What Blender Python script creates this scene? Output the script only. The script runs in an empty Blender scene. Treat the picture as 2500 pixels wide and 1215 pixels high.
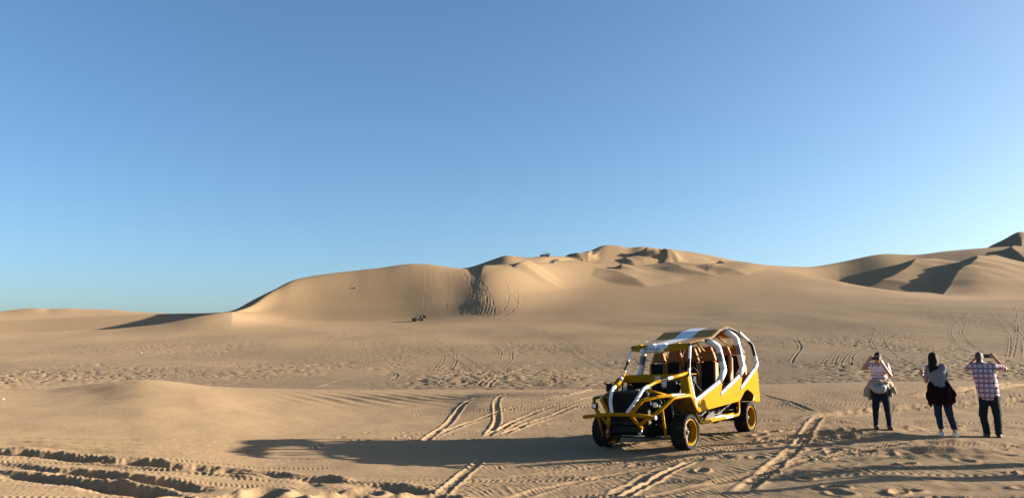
import bpy, bmesh, math, random
import numpy as np
from mathutils import Vector, Matrix
rnd = random.Random(7)
scene = bpy.context.scene
COL = scene.collection

# ------------------------------------------------------------------ camera model (photo is 2500 x 1215)
FPX, CAM_H, HORIZON = 1900.0, 1.95, 850.0
TH = math.atan((HORIZON - 607.5) / FPX)
CT, ST = math.cos(TH), math.sin(TH)
def ray_t(px, py):
    """pixel -> (x/y, (z-CAM_H)/y) of the sight line in the world"""
    u = (np.asarray(px, float) - 1250) / FPX
    v = (607.5 - np.asarray(py, float)) / FPX
    d = CT - v * ST
    return u / d, (ST + v * CT) / d
def spot(px, py, y):
    t, e = ray_t(px, py)
    return np.array([t * y, y + 0 * t, CAM_H + e * y])

SUN_AZ = math.radians(6)          # degrees past square-on, towards the dunes
SUN_EL = math.radians(14)
SUN = np.array([math.cos(SUN_EL) * math.cos(SUN_AZ), math.cos(SUN_EL) * math.sin(SUN_AZ), math.sin(SUN_EL)])

# ------------------------------------------------------------------ materials
def material(name, color, rough=0.5, metal=0.0, spec=0.5, noise=0.0, nscale=20.0, coat=0.0, bump=0.0, bscale=60.0,
             second=None, dscale=3.0, damount=0.5, diffuse_rough=None):
    m = bpy.data.materials.new(name); m.use_nodes = True
    nt = m.node_tree; b = nt.nodes['Principled BSDF']
    b.inputs['Base Color'].default_value = (*color, 1)
    b.inputs['Roughness'].default_value = rough
    b.inputs['Metallic'].default_value = metal
    b.inputs['Specular IOR Level'].default_value = spec
    b.inputs['Coat Weight'].default_value = coat
    if diffuse_rough is not None: b.inputs['Diffuse Roughness'].default_value = diffuse_rough
    tc = nt.nodes.new('ShaderNodeTexCoord')
    if noise or second:
        col = None
        if noise:
            n = nt.nodes.new('ShaderNodeTexNoise'); n.inputs['Scale'].default_value = nscale; n.inputs['Detail'].default_value = 5
            nt.links.new(tc.outputs['Object'], n.inputs['Vector'])
            r = nt.nodes.new('ShaderNodeMix'); r.data_type = 'RGBA'
            r.inputs['A'].default_value = (*[c * (1 - noise) for c in color], 1)
            r.inputs['B'].default_value = (*[min(1, c * (1 + noise)) for c in color], 1)
            nt.links.new(n.outputs['Fac'], r.inputs['Factor']); col = r.outputs['Result']
        if second:
            n2 = nt.nodes.new('ShaderNodeTexNoise'); n2.inputs['Scale'].default_value = dscale; n2.inputs['Detail'].default_value = 7
            n2.inputs['Roughness'].default_value = 0.65
            nt.links.new(tc.outputs['Object'], n2.inputs['Vector'])
            rp = nt.nodes.new('ShaderNodeValToRGB')
            rp.color_ramp.elements[0].position = 1 - damount - 0.12; rp.color_ramp.elements[1].position = min(1, 1 - damount + 0.2)
            nt.links.new(n2.outputs['Fac'], rp.inputs['Fac'])
            r2 = nt.nodes.new('ShaderNodeMix'); r2.data_type = 'RGBA'
            if col: nt.links.new(col, r2.inputs['A'])
            else: r2.inputs['A'].default_value = (*color, 1)
            r2.inputs['B'].default_value = (*second, 1)
            nt.links.new(rp.outputs['Color'], r2.inputs['Factor']); col = r2.outputs['Result']
        nt.links.new(col, b.inputs['Base Color'])
    if bump:
        n = nt.nodes.new('ShaderNodeTexNoise'); n.inputs['Scale'].default_value = bscale; n.inputs['Detail'].default_value = 4
        nt.links.new(tc.outputs['Object'], n.inputs['Vector'])
        bp = nt.nodes.new('ShaderNodeBump'); bp.inputs['Strength'].default_value = bump; bp.inputs['Distance'].default_value = 0.02
        nt.links.new(n.outputs['Fac'], bp.inputs['Height']); nt.links.new(bp.outputs['Normal'], b.inputs['Normal'])
    return m

DUST = (0.30, 0.22, 0.13)
M = {}
M['yellow'] = material('yellow paint', (0.275, 0.138, 0.0003), 0.30, spec=.05, noise=0.10, nscale=6, second=(0.20, 0.10, 0.0015), dscale=2.2, damount=0.34)
M['white'] = material('white paint', (0.60, 0.60, 0.59), 0.34, spec=.3, noise=0.04, nscale=8, second=(0.44, 0.38, 0.30), dscale=3, damount=0.32)
M['black'] = material('black paint', (0.008, 0.008, 0.009), 0.42, spec=.3, noise=0.3, nscale=10)
M['sheen_band'] = material('black tape with painted sheen', (0.13, 0.14, 0.15), 0.45)  # black tape; the sheen on its lit face is put into the colour
M['rubber'] = material('tyre rubber', (0.011, 0.011, 0.011), 0.85, spec=0.12, noise=0.4, nscale=14, second=(0.05, 0.044, 0.036), dscale=6, damount=0.36)
M['tan'] = material('tan vinyl', (0.22, 0.085, 0.016), 0.55, spec=.3, noise=0.12, nscale=9, bump=0.15, bscale=30)
M['blackvinyl'] = material('black vinyl', (0.005, 0.0045, 0.0045), 0.7, spec=.15, bump=0.15, bscale=40)
M['radiator'] = material('radiator black', (0.006, 0.0065, 0.007), 0.6, spec=.2, noise=0.4, nscale=30)
M['grime'] = material('oily engine metal', (0.014, 0.013, 0.012), 0.55, spec=.25, metal=0.2, noise=0.6, nscale=22, second=(0.05, 0.042, 0.03), dscale=9, damount=0.4)
M['steel'] = material('bare steel', (0.35, 0.34, 0.33), 0.4, metal=0.9, noise=0.3, nscale=20)
M['glass_lamp'] = material('lamp glass', (0.6, 0.6, 0.62), 0.15, spec=0.8)
M['teal'] = material('dark teal sticker', (0.004, 0.055, 0.055), 0.4)
M['sticker'] = material('pale pink sticker', (0.6, 0.35, 0.33), 0.5, noise=0.4, nscale=60)

# ------------------------------------------------------------------ mesh builder
class MB:
    def __init__(s): s.v = []; s.f = []; s.mi = []; s.sm = []; s.mats = []
    def mat(s, m):
        if m not in s.mats: s.mats.append(m)
        return s.mats.index(m)
    def add(s, verts, faces, m, smooth=False):
        o = len(s.v); i = s.mat(m)
        s.v += [tuple(map(float, p)) for p in verts]
        for k, f in enumerate(faces):
            s.f.append([o + q for q in f]); s.mi.append(i); s.sm.append(smooth)
        return s
    def box(s, c, size, m, R=None, taper=1.0):
        h = np.array(size) / 2
        P = []
        for sz in (-1, 1):
            k = taper if sz > 0 else 1
            for sx, sy in ((-1, -1), (1, -1), (1, 1), (-1, 1)):
                p = np.array([sx * h[0] * k, sy * h[1] * k, sz * h[2]])
                if R is not None: p = np.array(R @ Vector(p))
                P.append(p + np.array(c))
        return s.add(P, [(3, 2, 1, 0), (4, 5, 6, 7), (0, 1, 5, 4), (1, 2, 6, 5), (2, 3, 7, 6), (3, 0, 4, 7)], m)
    def prism(s, poly, w0, w1, m, axis='y'):
        """polygon in the x-z plane (axis y) / y-z (axis x) / x-y (axis z) extruded from w0 to w1"""
        n = len(poly)
        def P(a, b, w): return {'y': (a, w, b), 'x': (w, a, b), 'z': (a, b, w)}[axis]
        V = [P(a, b, w0) for a, b in poly] + [P(a, b, w1) for a, b in poly]
        from mathutils.geometry import tessellate_polygon
        tri = tessellate_polygon([[Vector((a, b, 0)) for a, b in poly]])
        F = [tuple(t) for t in tri] + [tuple(n + q for q in reversed(t)) for t in tri]
        F += [(i, (i + 1) % n, n + (i + 1) % n, n + i) for i in range(n)]
        return s.add(V, F, m)
    def tube(s, pts, r, m, n=10, bend=0.06, bands=None, squash=None):
        P = [np.array(p, float) for p in pts]
        Q = [P[0]]
        for i in range(1, len(P) - 1):
            a, b, c = P[i - 1], P[i], P[i + 1]
            la, lc = np.linalg.norm(a - b), np.linalg.norm(c - b)
            k = min(bend, la * .45, lc * .45)
            p0, p2 = b + (a - b) / la * k, b + (c - b) / lc * k
            for t in (0, .25, .5, .75, 1): Q.append((1 - t) ** 2 * p0 + 2 * t * (1 - t) * b + t * t * p2)
        Q.append(P[-1])
        if bands:                                    # cut at the colour changes
            L = [0]
            for a, b in zip(Q, Q[1:]): L.append(L[-1] + np.linalg.norm(b - a))
            for cut in sorted({x for bd in bands for x in bd[:2]}):
                cut = cut * L[-1]
                for i in range(len(Q) - 1):
                    if L[i] + 1e-4 < cut < L[i + 1] - 1e-4:
                        k = (cut - L[i]) / (L[i + 1] - L[i])
                        Q.insert(i + 1, Q[i] * (1 - k) + Q[i + 1] * k); L.insert(i + 1, cut); break
        L = [0]
        for a, b in zip(Q, Q[1:]): L.append(L[-1] + max(1e-9, np.linalg.norm(b - a)))
        T = []
        for i in range(len(Q)):
            d = Q[min(i + 1, len(Q) - 1)] - Q[max(i - 1, 0)]
            T.append(d / (np.linalg.norm(d) + 1e-12))
        up = np.array([0, 0, 1.0]) if abs(T[0][2]) < .9 else np.array([0, 1.0, 0])
        N = np.cross(T[0], up); N /= np.linalg.norm(N)
        V = []
        rr = r if hasattr(r, '__len__') else None
        for i, q in enumerate(Q):
            N = N - T[i] * (N @ T[i]); N /= np.linalg.norm(N) + 1e-12
            B = np.cross(T[i], N)
            ri = r if rr is None else np.interp(L[i] / L[-1], np.linspace(0, 1, len(rr)), rr)
            for k in range(n):
                a = 2 * math.pi * k / n
                V.append(q + N * math.cos(a) * ri + B * math.sin(a) * ri * (squash or 1))
        o = len(s.v); s.v += [tuple(map(float, p)) for p in V]
        for i in range(len(Q) - 1):
            mm = m
            if bands:
                c = (L[i] + L[i + 1]) / 2 / L[-1]
                for a, b, bm in bands:
                    if a <= c <= b: mm = bm
            k0 = s.mat(mm)
            for k in range(n):
                s.f.append([o + i * n + k, o + i * n + (k + 1) % n, o + (i + 1) * n + (k + 1) % n, o + (i + 1) * n + k]); s.mi.append(k0); s.sm.append(True)
        s.f.append([o + k for k in reversed(range(n))]); s.mi.append(s.mat(m)); s.sm.append(False)
        e = o + (len(Q) - 1) * n
        s.f.append([e + k for k in range(n)]); s.mi.append(s.mat(m)); s.sm.append(False)
        return s
    def lathe(s, prof, m, n=36, c=(0, 0, 0), axis='y', smooth=True, closed=False):
        """profile of (radius, height along the axis)"""
        V = []
        for a in range(n):
            A = 2 * math.pi * a / n
            for r, h in prof:
                p = (r * math.cos(A), h, r * math.sin(A)) if axis == 'y' else (r * math.cos(A), r * math.sin(A), h) if axis == 'z' else (h, r * math.cos(A), r * math.sin(A))
                V.append(np.array(p) + np.array(c))
        k = len(prof); F = []
        for a in range(n):
            b = (a + 1) % n
            for i in range(k if closed else k - 1):
                j = (i + 1) % k
                F.append((a * k + i, b * k + i, b * k + j, a * k + j))
        return s.add(V, F, m, smooth)
    def sphere(s, c, r, m, n=12):
        r = np.array(r) * np.ones(3)
        V = []; F = []
        for i in range(n + 1):
            for j in range(2 * n):
                a, b = math.pi * i / n, math.pi * j / n
                V.append(np.array(c) + r * (math.sin(a) * math.cos(b), math.sin(a) * math.sin(b), math.cos(a)))
        for i in range(n):
            for j in range(2 * n):
                F.append((i * 2 * n + j, (i + 1) * 2 * n + j, (i + 1) * 2 * n + (j + 1) % (2 * n), i * 2 * n + (j + 1) % (2 * n)))
        return s.add(V, F, m, True)
    def build(s, name, parent=None, bevel=0, label=None, fixn=True, loc=None):
        me = bpy.data.meshes.new(name)
        me.from_pydata(s.v, [], s.f)
        for m in s.mats: me.materials.append(m)
        me.polygons.foreach_set('material_index', s.mi)
        me.polygons.foreach_set('use_smooth', s.sm)
        if fixn:
            bm = bmesh.new(); bm.from_mesh(me)
            bmesh.ops.remove_doubles(bm, verts=bm.verts, dist=1e-5)
            bmesh.ops.recalc_face_normals(bm, faces=bm.faces)
            bm.to_mesh(me); bm.free()
        me.update()
        o = bpy.data.objects.new(name, me); COL.objects.link(o)
        if parent: o.parent = parent
        if loc is not None: o.location = loc
        if bevel:
            b = o.modifiers.new('bevel', 'BEVEL'); b.width = bevel; b.segments = 2; b.limit_method = 'ANGLE'; b.angle_limit = math.radians(40)
        if label: o['label'] = label
        return o

def empty(name, loc=(0, 0, 0), label=None, cat=None, group=None, parent=None, rotz=0):
    o = bpy.data.objects.new(name, None); COL.objects.link(o)
    o.location = loc; o.rotation_euler = (0, 0, rotz); o.empty_display_size = 0.2
    if parent: o.parent = parent
    if label: o['label'] = label
    if cat: o['category'] = cat
    if group: o['group'] = group
    return o
def tag(o, label, cat, group=None):
    o['label'] = label; o['category'] = cat
    if group: o['group'] = group
    return o
def copy_tree(o, parent=None):
    c = o.copy(); COL.objects.link(c)
    if parent: c.parent = parent
    for ch in list(o.children): copy_tree(ch, c)
    return c
# ------------------------------------------------------------------ terrain: one height field, measured dune lines at their own distances
def pchip(x, y, xq):
    x = np.asarray(x, float); y = np.asarray(y, float)
    h = np.diff(x); d = np.diff(y) / h
    m = np.zeros_like(y)
    m[0], m[-1] = d[0], d[-1]
    for i in range(1, len(x) - 1):
        if d[i - 1] * d[i] > 0:
            w1, w2 = 2 * h[i] + h[i - 1], h[i] + 2 * h[i - 1]
            m[i] = (w1 + w2) / (w1 / d[i - 1] + w2 / d[i])
    xq = np.clip(xq, x[0], x[-1])
    k = np.clip(np.searchsorted(x, xq) - 1, 0, len(h) - 1)
    t = (xq - x[k]) / h[k]
    return ((1 + 2 * t) * (1 - t) ** 2 * y[k] + t * (1 - t) ** 2 * h[k] * m[k] + t * t * (3 - 2 * t) * y[k + 1] + t * t * (t - 1) * h[k] * m[k + 1])

def perlin(x, y, seed=0):
    xi = np.floor(x).astype(np.int64); yi = np.floor(y).astype(np.int64)
    fx = (x - xi).astype(np.float32); fy = (y - yi).astype(np.float32)
    def g(ix, iy):
        h = (ix * 374761393 + iy * 668265263 + seed * 1442695041) & 0xffffffff
        h = ((h ^ (h >> 13)) * 1274126177) & 0xffffffff
        h = h ^ (h >> 16)
        a = (h & 1023).astype(np.float32) * np.float32(2 * np.pi / 1024)
        return np.cos(a), np.sin(a)
    u = fx * fx * fx * (fx * (fx * 6 - 15) + 10); v = fy * fy * fy * (fy * (fy * 6 - 15) + 10)
    def dot(ix, iy, dx, dy):
        a, b = g(ix, iy); return a * dx + b * dy
    n00 = dot(xi, yi, fx, fy); n10 = dot(xi + 1, yi, fx - 1, fy)
    n01 = dot(xi, yi + 1, fx, fy - 1); n11 = dot(xi + 1, yi + 1, fx - 1, fy - 1)
    return (n00 * (1 - u) + n10 * u) * (1 - v) + (n01 * (1 - u) + n11 * u) * v

# grid: columns of constant x/y, rows of constant distance
tc = np.arange(-0.78, 0.7801, 0.0011)
ext = np.array([0.80, 0.84, 0.9, 1.0, 1.15, 1.4, 1.8, 2.5])
tc = np.concatenate([-ext[::-1], tc, ext])
rows = [1.5, 2.5, 3.5, 4.5, 5.5, 6.2]
while rows[-1] < 40: rows.append(rows[-1] + 0.00024 * rows[-1] ** 2)
while rows[-1] < 700: rows.append(rows[-1] * 1.0042)
while rows[-1] < 4000: rows.append(rows[-1] * 1.012)
yr = np.array(rows)
NT, NY = len(tc), len(yr)

# control curves: px of the column, py seen there (or height z), distance y
def soft(a, w):
    k = np.exp(-np.linspace(-2.2, 2.2, 4 * w + 1) ** 2 / 2); k /= k.sum()
    return np.convolve(np.pad(a, 2 * w, 'edge'), k, 'valid')
def curve(pxs, pys=None, ys=None, zs=None, se=4):
    pxs = np.array(pxs, float)
    ys = np.array(ys, float) * np.ones(len(pxs))
    if zs is None:
        t, e = ray_t(pxs, pys); tq = np.clip(tc, t[0], t[-1])
        yy = soft(pchip(t, ys, tq), 14); ee = soft(pchip(t, e, tq), se)
        return yy, CAM_H + ee * yy
    else:
        t, _ = ray_t(pxs, np.full(len(pxs), HORIZON)); z = np.array(zs, float) * np.ones(len(pxs))
    tq = np.clip(tc, t[0], t[-1])
    return pchip(t, ys, tq), pchip(t, z, tq)

CV = []
CV.append(curve([0, 2500], ys=1.0, zs=[-0.05, 0.0]))
CV.append(curve([-500, 0, 700, 1250, 1700, 2160, 2500, 3000], ys=9, zs=[0.0, -0.02, -0.08, -0.12, -0.06, 0.06, 0.1, 0.15]))
CV.append(curve([-500, 0, 350, 700, 1250, 1500, 1700, 2000, 2160, 2500, 3000], ys=16, zs=[0.05, 0.0, -0.05, -0.22, -0.24, -0.17, -0.05, 0.10, 0.17, 0.15, 0.2]))
CV.append(curve([-500, 0, 200, 350, 500, 700, 1000, 1250, 1600, 1860, 2160, 2500, 3000], ys=22, zs=[0.1, 0.12, 0.20, 0.24, 0.12, -0.12, -0.25, -0.25, -0.12, 0.0, 0.13, 0.12, 0.2]))
# foot of the small bank, then the lip of the near terrace
CV.append(curve([-500, 0, 200, 350, 470, 600, 700, 900, 1080, 1200, 1350, 1500, 1860, 2160, 2500, 3000],
                [973, 973, 965, 948, 955, 972, 980, 986, 984, 974, 970, 968, 955, 946, 944, 940], ys=[29] * 16))
CV.append(curve([-500, 0, 110, 180, 250, 300, 350, 400, 450, 520, 700, 900, 1100, 1450, 1650, 1860, 2160, 2500, 3000],
                [958, 957, 953, 944, 935, 930.5, 927, 929.5, 935.5, 943, 949.5, 952, 951, 950, 946, 938, 931, 928, 925],
                ys=[33, 33, 33, 33, 33, 33, 33, 33.5, 34, 35, 36, 36, 37, 38, 39, 40, 41, 42, 42]))
CV.append(curve([-500, 0, 350, 700, 1450, 1860, 2500, 3000], ys=[42, 42, 42, 45, 47, 49, 51, 51], zs=[-.35, -.35, -.15, -.95, -.95, -.55, -.5, -.4]))
CV.append(curve([-500, 0, 350, 700, 1450, 1860, 2500, 3000], ys=62, zs=[-1.4, -1.4, -1.4, -1.35, -1.3, -.95, -.8, -.8]))
CV.append(curve([-500, 0, 350, 700, 1100, 1450, 1860, 2500, 3000], [885, 885, 888, 893, 893, 890, 880, 872, 868], ys=[95] * 9))
CV.append(curve([-500, 0, 350, 700, 1100, 1450, 1860, 2500, 3000], [845, 845, 838, 832, 833, 828, 815, 795, 785], ys=[145] * 9))
CV.append(curve([-500, 0, 270, 420, 560, 700, 1100, 1450, 1860, 2200, 2500, 3000], [822, 822, 818, 810, 803, 802, 800, 790, 770, 752, 742, 735],
                ys=[182, 182, 182, 182, 185, 195, 196, 196, 192, 190, 190, 190]))
# foot of the dune / brow of the plain
CV.append(curve([-500, 0, 100, 180, 270, 340, 400, 470, 530, 575, 595, 620, 660, 700, 800, 900, 1000, 1050, 1085, 1115, 1140, 1180, 1230, 1300, 1450, 1700, 1900, 2100, 2200, 2300, 2400, 2500, 3000],
                [812, 812, 811, 809, 803, 796, 789, 776, 766, 761, 763.5, 767, 773.5, 779.5, 785.5, 785, 783, 779, 775, 772, 770, 769, 770, 772, 765, 752, 738, 728, 726, 728, 731, 731, 731],
                ys=[205, 205, 205, 205, 206, 207, 208, 211, 217, 229, 233, 237, 239, 240, 240, 240, 240, 240, 240, 240, 239, 237, 234, 231, 228, 228, 232, 236, 240, 250, 262, 270, 290], se=11))
# lower part of the face
CV.append(curve([-500, 0, 270, 400, 530, 575, 600, 620, 700, 800, 900, 1000, 1050, 1085, 1115, 1140, 1180, 1230, 1300, 1450, 1700, 1900, 2100, 2200, 2300, 2400, 2500, 3000],
                [822, 822, 812, 797, 773, 762, 761.5, 761, 753, 747, 745, 740, 736, 735, 734, 730, 724, 722, 718, 705, 700, 695, 712, 719, 727, 732, 732, 732],
                ys=[212, 212, 212, 213, 222, 234, 239, 242, 247, 251, 252, 253, 253, 253, 253, 253, 252, 254, 262, 285, 290, 300, 285, 275, 275, 290, 300, 310], se=11))
# crest of the big dune (its silhouette on the left, shoulder on the right)
CV.append(curve([-500, 0, 270, 400, 530, 575, 600, 620, 640, 680, 715, 760, 810, 870, 940, 975, 1010, 1050, 1085, 1110, 1135, 1160, 1180, 1230, 1300, 1400, 1500, 1600, 1700, 1820, 1900, 2000, 2100, 2200, 2300, 2400, 2500, 3000],
                [834, 834, 822, 804, 774, 759.5, 752, 742, 726, 701, 684, 674, 667, 660, 652, 646.5, 643.5, 645.5, 650.5, 654, 657, 660, 653, 647, 641, 643, 647, 650, 648, 643, 657, 679, 697, 712, 724.5, 732, 733, 733],
                ys=[222, 222, 222, 222, 227, 235, 240, 245, 249, 258, 263, 268, 271, 276, 279, 281, 283, 283.5, 283.5, 283, 282.5, 282, 281.5, 285, 302, 335, 350, 355, 360, 365, 360, 345, 325, 305, 295, 310, 325, 345]))
# hollow behind the crest
CV.append(curve([-500, 0, 270, 400, 530, 575, 620, 680, 760, 870, 1010, 1085, 1135, 1160, 1180, 1230, 1300, 1400, 1500, 1700, 1820, 1900, 2000, 2100, 2200, 2300, 2400, 2500, 3000],
                ys=[245, 245, 245, 248, 254, 264, 272, 286, 298, 308, 316, 312, 308, 306, 304, 308, 328, 358, 372, 382, 392, 405, 400, 390, 375, 365, 365, 370, 380],
                zs=[3.5, 3.5, 4, 5, 6, 8, 15, 23, 28, 30, 30, 29, 29.5, 30, 31.5, 34, 37, 39, 40, 40.5, 40.5, 36, 31, 30, 29, 28, 30, 31, 31]))
# second line of dunes: brown back dune on the left, high tops in the middle, ridges on the right
CV.append(curve([-500, 0, 60, 250, 330, 400, 530, 562, 580, 600, 620, 680, 760, 870, 1010, 1085, 1135, 1160, 1200, 1240, 1275, 1300, 1330, 1370, 1400, 1440, 1480, 1510, 1540, 1565, 1590, 1640, 1700, 1760, 1820, 1880, 1970, 2050, 2165, 2230, 2310, 2500, 3000],
                [790, 783, 781, 771, 768, 766, 763.5, 759.5, 753.5, 742, 731.5, 704, 680, 668, 655, 658, 656, 650, 637, 625.5, 630, 630, 626.5, 627, 627, 614, 599, 601, 606.5, 603, 606.5, 610.5, 618, 630, 641.5, 648, 652.5, 642, 623, 626, 618, 607, 600],
                ys=[330] * 7 + [330, 331, 333, 335, 345, 350, 362, 375, 375, 372, 372, 372, 372, 374, 378, 382, 395, 410, 428, 440, 440, 440, 440, 440, 440, 440, 442, 446, 455, 480, 520, 540, 545, 550, 560, 560]))
CV.append(curve([-500, 0, 530, 1010, 1240, 1330, 1400, 1480, 1565, 1700, 1880, 2165, 2310, 2500, 3000],
                ys=[380, 380, 385, 430, 425, 430, 450, 490, 490, 500, 520, 610, 630, 640, 640],
                zs=[10, 10, 10, 22, 34, 36, 38, 42, 42, 40, 38, 45, 50, 55, 55]))
CV.append(curve([-500, 0, 300, 900, 1500, 2000, 2310, 2350, 2400, 2420, 2450, 2493, 2540, 2700, 3000],
                [772, 772, 772, 780, 760, 700, 650, 640, 612, 600, 586, 566, 580, 620, 640], ys=[760] * 15))
CV.append(curve([-500, 0, 25, 60, 90, 118, 135, 160, 200, 240, 270, 300, 340, 400, 1000, 2500, 3000],
                [762, 762.5, 760, 756, 754.5, 757.5, 756, 755, 757, 758, 758.5, 761, 764.5, 768, 790, 800, 800], ys=[1100] * 17))
CV.append(curve([-500, 1250, 3000], ys=4200, zs=[35, 20, 20]))

CY = np.array([c[0] for c in CV]); CZ = np.array([c[1] for c in CV])     # K x NT
for i in range(1, len(CY)): CY[i] = np.maximum(CY[i], CY[i - 1] + 1.0)
def column_pchip(CY, CZ, yq):
    h = np.diff(CY, axis=0); d = np.diff(CZ, axis=0) / h
    m = np.zeros_like(CZ); m[0], m[-1] = d[0], d[-1]
    w1, w2 = 2 * h[1:] + h[:-1], h[1:] + 2 * h[:-1]
    ok = d[:-1] * d[1:] > 0
    with np.errstate(all='ignore'):
        mm = (w1 + w2) / (w1 / d[:-1] + w2 / d[1:])
    m[1:-1] = np.where(ok, mm, 0)
    Z = np.zeros((len(yq), CY.shape[1]))
    Yq = yq[:, None]
    for k in range(len(h)):
        r0, r1 = np.searchsorted(yq, CY[k].min()), np.searchsorted(yq, CY[k + 1].max())
        if r1 <= r0: continue
        s = (Yq[r0:r1] - CY[k]) / h[k]
        ins = (s >= 0) & (s < 1)
        val = (1 + 2 * s) * (1 - s) ** 2 * CZ[k] + s * (1 - s) ** 2 * h[k] * m[k] + s * s * (3 - 2 * s) * CZ[k + 1] + s * s * (s - 1) * h[k] * m[k + 1]
        Z[r0:r1] = np.where(ins, val, Z[r0:r1])
    return Z
Z = column_pchip(CY, CZ, yr)
X = (yr[:, None] * tc[None, :]); Y = np.repeat(yr[:, None], NT, 1)

def blur_cols(A, w):                                  # soften column-to-column seams of the measured lines
    k = np.exp(-np.linspace(-2, 2, 2 * w + 1) ** 2); k /= k.sum()
    out = np.zeros_like(A); P = np.pad(A, ((0, 0), (w, w)), 'edge')
    for i, c in enumerate(k): out += c * P[:, i:i + A.shape[1]]
    return out

def block(x0, x1, y0, y1):
    """index slices of the grid that cover a world rectangle"""
    r0, r1 = np.searchsorted(yr, y0), np.searchsorted(yr, y1)
    ya, yb = max(y0, 1.5), max(y1, 1.6)
    t0 = min(x0 / ya, x0 / yb); t1 = max(x1 / ya, x1 / yb)
    c0, c1 = np.searchsorted(tc, t0), np.searchsorted(tc, t1)
    return slice(max(0, r0 - 1), r1 + 1), slice(max(0, c0 - 1), c1 + 1)

# ---- slip-face ridges: crest line at its own distance, steep on the left (lee), gentle on the right
def base_hit(px, py, y0=60.0):
    t, e = ray_t(px, py); i = int(np.clip(np.searchsorted(tc, float(t)), 0, NT - 1))
    j0 = np.searchsorted(yr, y0); k = np.nonzero((Z[j0:, i] - CAM_H) / yr[j0:] >= e)[0]
    j = j0 + (k[0] if len(k) else 0)
    return [float(t) * yr[j], yr[j], Z[j, i]]
def ridge(pts, left, right, width=14.0, taper=0.0, amp=None):
    if amp is None: P = np.array([spot(*p) for p in pts])             # px, py, distance
    else:
        P = []
        for p in pts:
            h = base_hit(p[0], p[1]); h = base_hit(p[0], p[1] + .9 * amp / h[1] * FPX); P.append([h[0], h[1], h[2] + amp])
        P = np.array(P)
    # resample
    seg = np.linalg.norm(np.diff(P[:, :2], axis=0), axis=1); L = np.concatenate([[0], np.cumsum(seg)])
    n = max(8, int(L[-1] / 4)); s = np.linspace(0, L[-1], n)
    Q = np.stack([pchip(L, P[:, k], s) for k in range(3)], 1)
    m = width * 2.2
    sy, sx = block(Q[:, 0].min() - m, Q[:, 0].max() + m, Q[:, 1].min() - m, Q[:, 1].max() + m)
    xx, yy = X[sy, sx], Y[sy, sx]
    if xx.size == 0: return
    best = np.full(xx.shape, -1e9); near_d = np.full(xx.shape, 1e9); along = np.zeros(xx.shape); run = 0.0
    for a, b in zip(Q[:-1], Q[1:]):
        d = b[:2] - a[:2]; l = np.linalg.norm(d); d = d / l
        px_, py_ = xx - a[0], yy - a[1]
        s = px_ * d[0] + py_ * d[1]
        over = np.where(s < 0, -s, np.where(s > l, s - l, 0))
        sc = np.clip(s, 0, l)
        side = d[0] * py_ - d[1] * px_                # + = left of the direction of travel
        dist = np.hypot(px_ - sc * d[0], py_ - sc * d[1])
        zc = a[2] + (b[2] - a[2]) * sc / l
        h = zc - dist * np.where(side > 0, left, right) - 0.0 * over
        nd = np.where(side > 0, dist * .6, dist) + over * .8
        along = np.where(nd < near_d, (run + sc) / L[-1], along); run += l
        best = np.maximum(best, h); near_d = np.minimum(near_d, nd)
    base = Z[sy, sx]
    up = np.maximum(best - base, 0)
    win = np.clip(1.5 - near_d / width, 0, 1); win = win * win * (3 - 2 * win)
    if taper: win = win * np.clip(np.minimum(along, 1.05 - along) / taper, 0, 1) ** .8
    Z[sy, sx] = base + up * win

def bump(P, left, right, amp, taper=.3, wob=0.0):
    """a small dune crest laid on the slope: steep lee on the left of the line, gentle on the right"""
    P = np.asarray(P, float)
    seg = np.linalg.norm(np.diff(P, axis=0), axis=1); L = np.concatenate([[0], np.cumsum(seg)])
    s = np.linspace(0, L[-1], max(10, int(L[-1] / 2.5)))
    Q = np.stack([pchip(L, P[:, 0], s), pchip(L, P[:, 1], s)], 1)
    for _ in range(3): Q[1:-1] = (Q[:-2] + 2 * Q[1:-1] + Q[2:]) / 4
    m = amp / right + 4
    sy, sx = block(Q[:, 0].min() - m, Q[:, 0].max() + m, Q[:, 1].min() - m, Q[:, 1].max() + m)
    xx, yy = X[sy, sx], Y[sy, sx]
    if xx.size == 0: return
    nd = np.full(xx.shape, 1e9); along = np.zeros(xx.shape); sd = np.zeros(xx.shape); run = 0.0; T = L[-1]
    for a, b in zip(Q[:-1], Q[1:]):
        d = b - a; l = np.hypot(*d); d = d / l
        px_, py_ = xx - a[0], yy - a[1]; sc = np.clip(px_ * d[0] + py_ * d[1], 0, l)
        dist = np.hypot(px_ - sc * d[0], py_ - sc * d[1]); k = dist < nd
        nd = np.where(k, dist, nd); along = np.where(k, (run + sc) / T, along); sd = np.where(k, d[0] * py_ - d[1] * px_, sd); run += l
    A = amp * np.clip(np.minimum(along, 1 - along) / taper, 0, 1); A = A * (1 + wob * perlin(xx / 14, yy / 14, 91))
    u = np.where(sd > 0, nd * left, nd * right)
    lee = np.clip(A - u, 0, None)
    r = np.clip(1 - u / np.maximum(A, 1e-3), 0, 1); wind = A * r * r * (1.6 - .6 * r)            # windward side eases out
    Z[sy, sx] += np.where(sd > 0, lee, wind)
def g2(a, b): return (550 + a / 3.5714, 580 + b / 3.5714)
def g3(a, b): return (1100 + a / 3.5714, 580 + b / 3.5714)
def g4(a, b): return (1800 + a / 3.5714, 540 + b / 3.5714)
def ln(g, pts, y0, y1):
    n = len(pts); return [(*g(*p), y0 + (y1 - y0) * i / (n - 1)) for i, p in enumerate(pts)]
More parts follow.
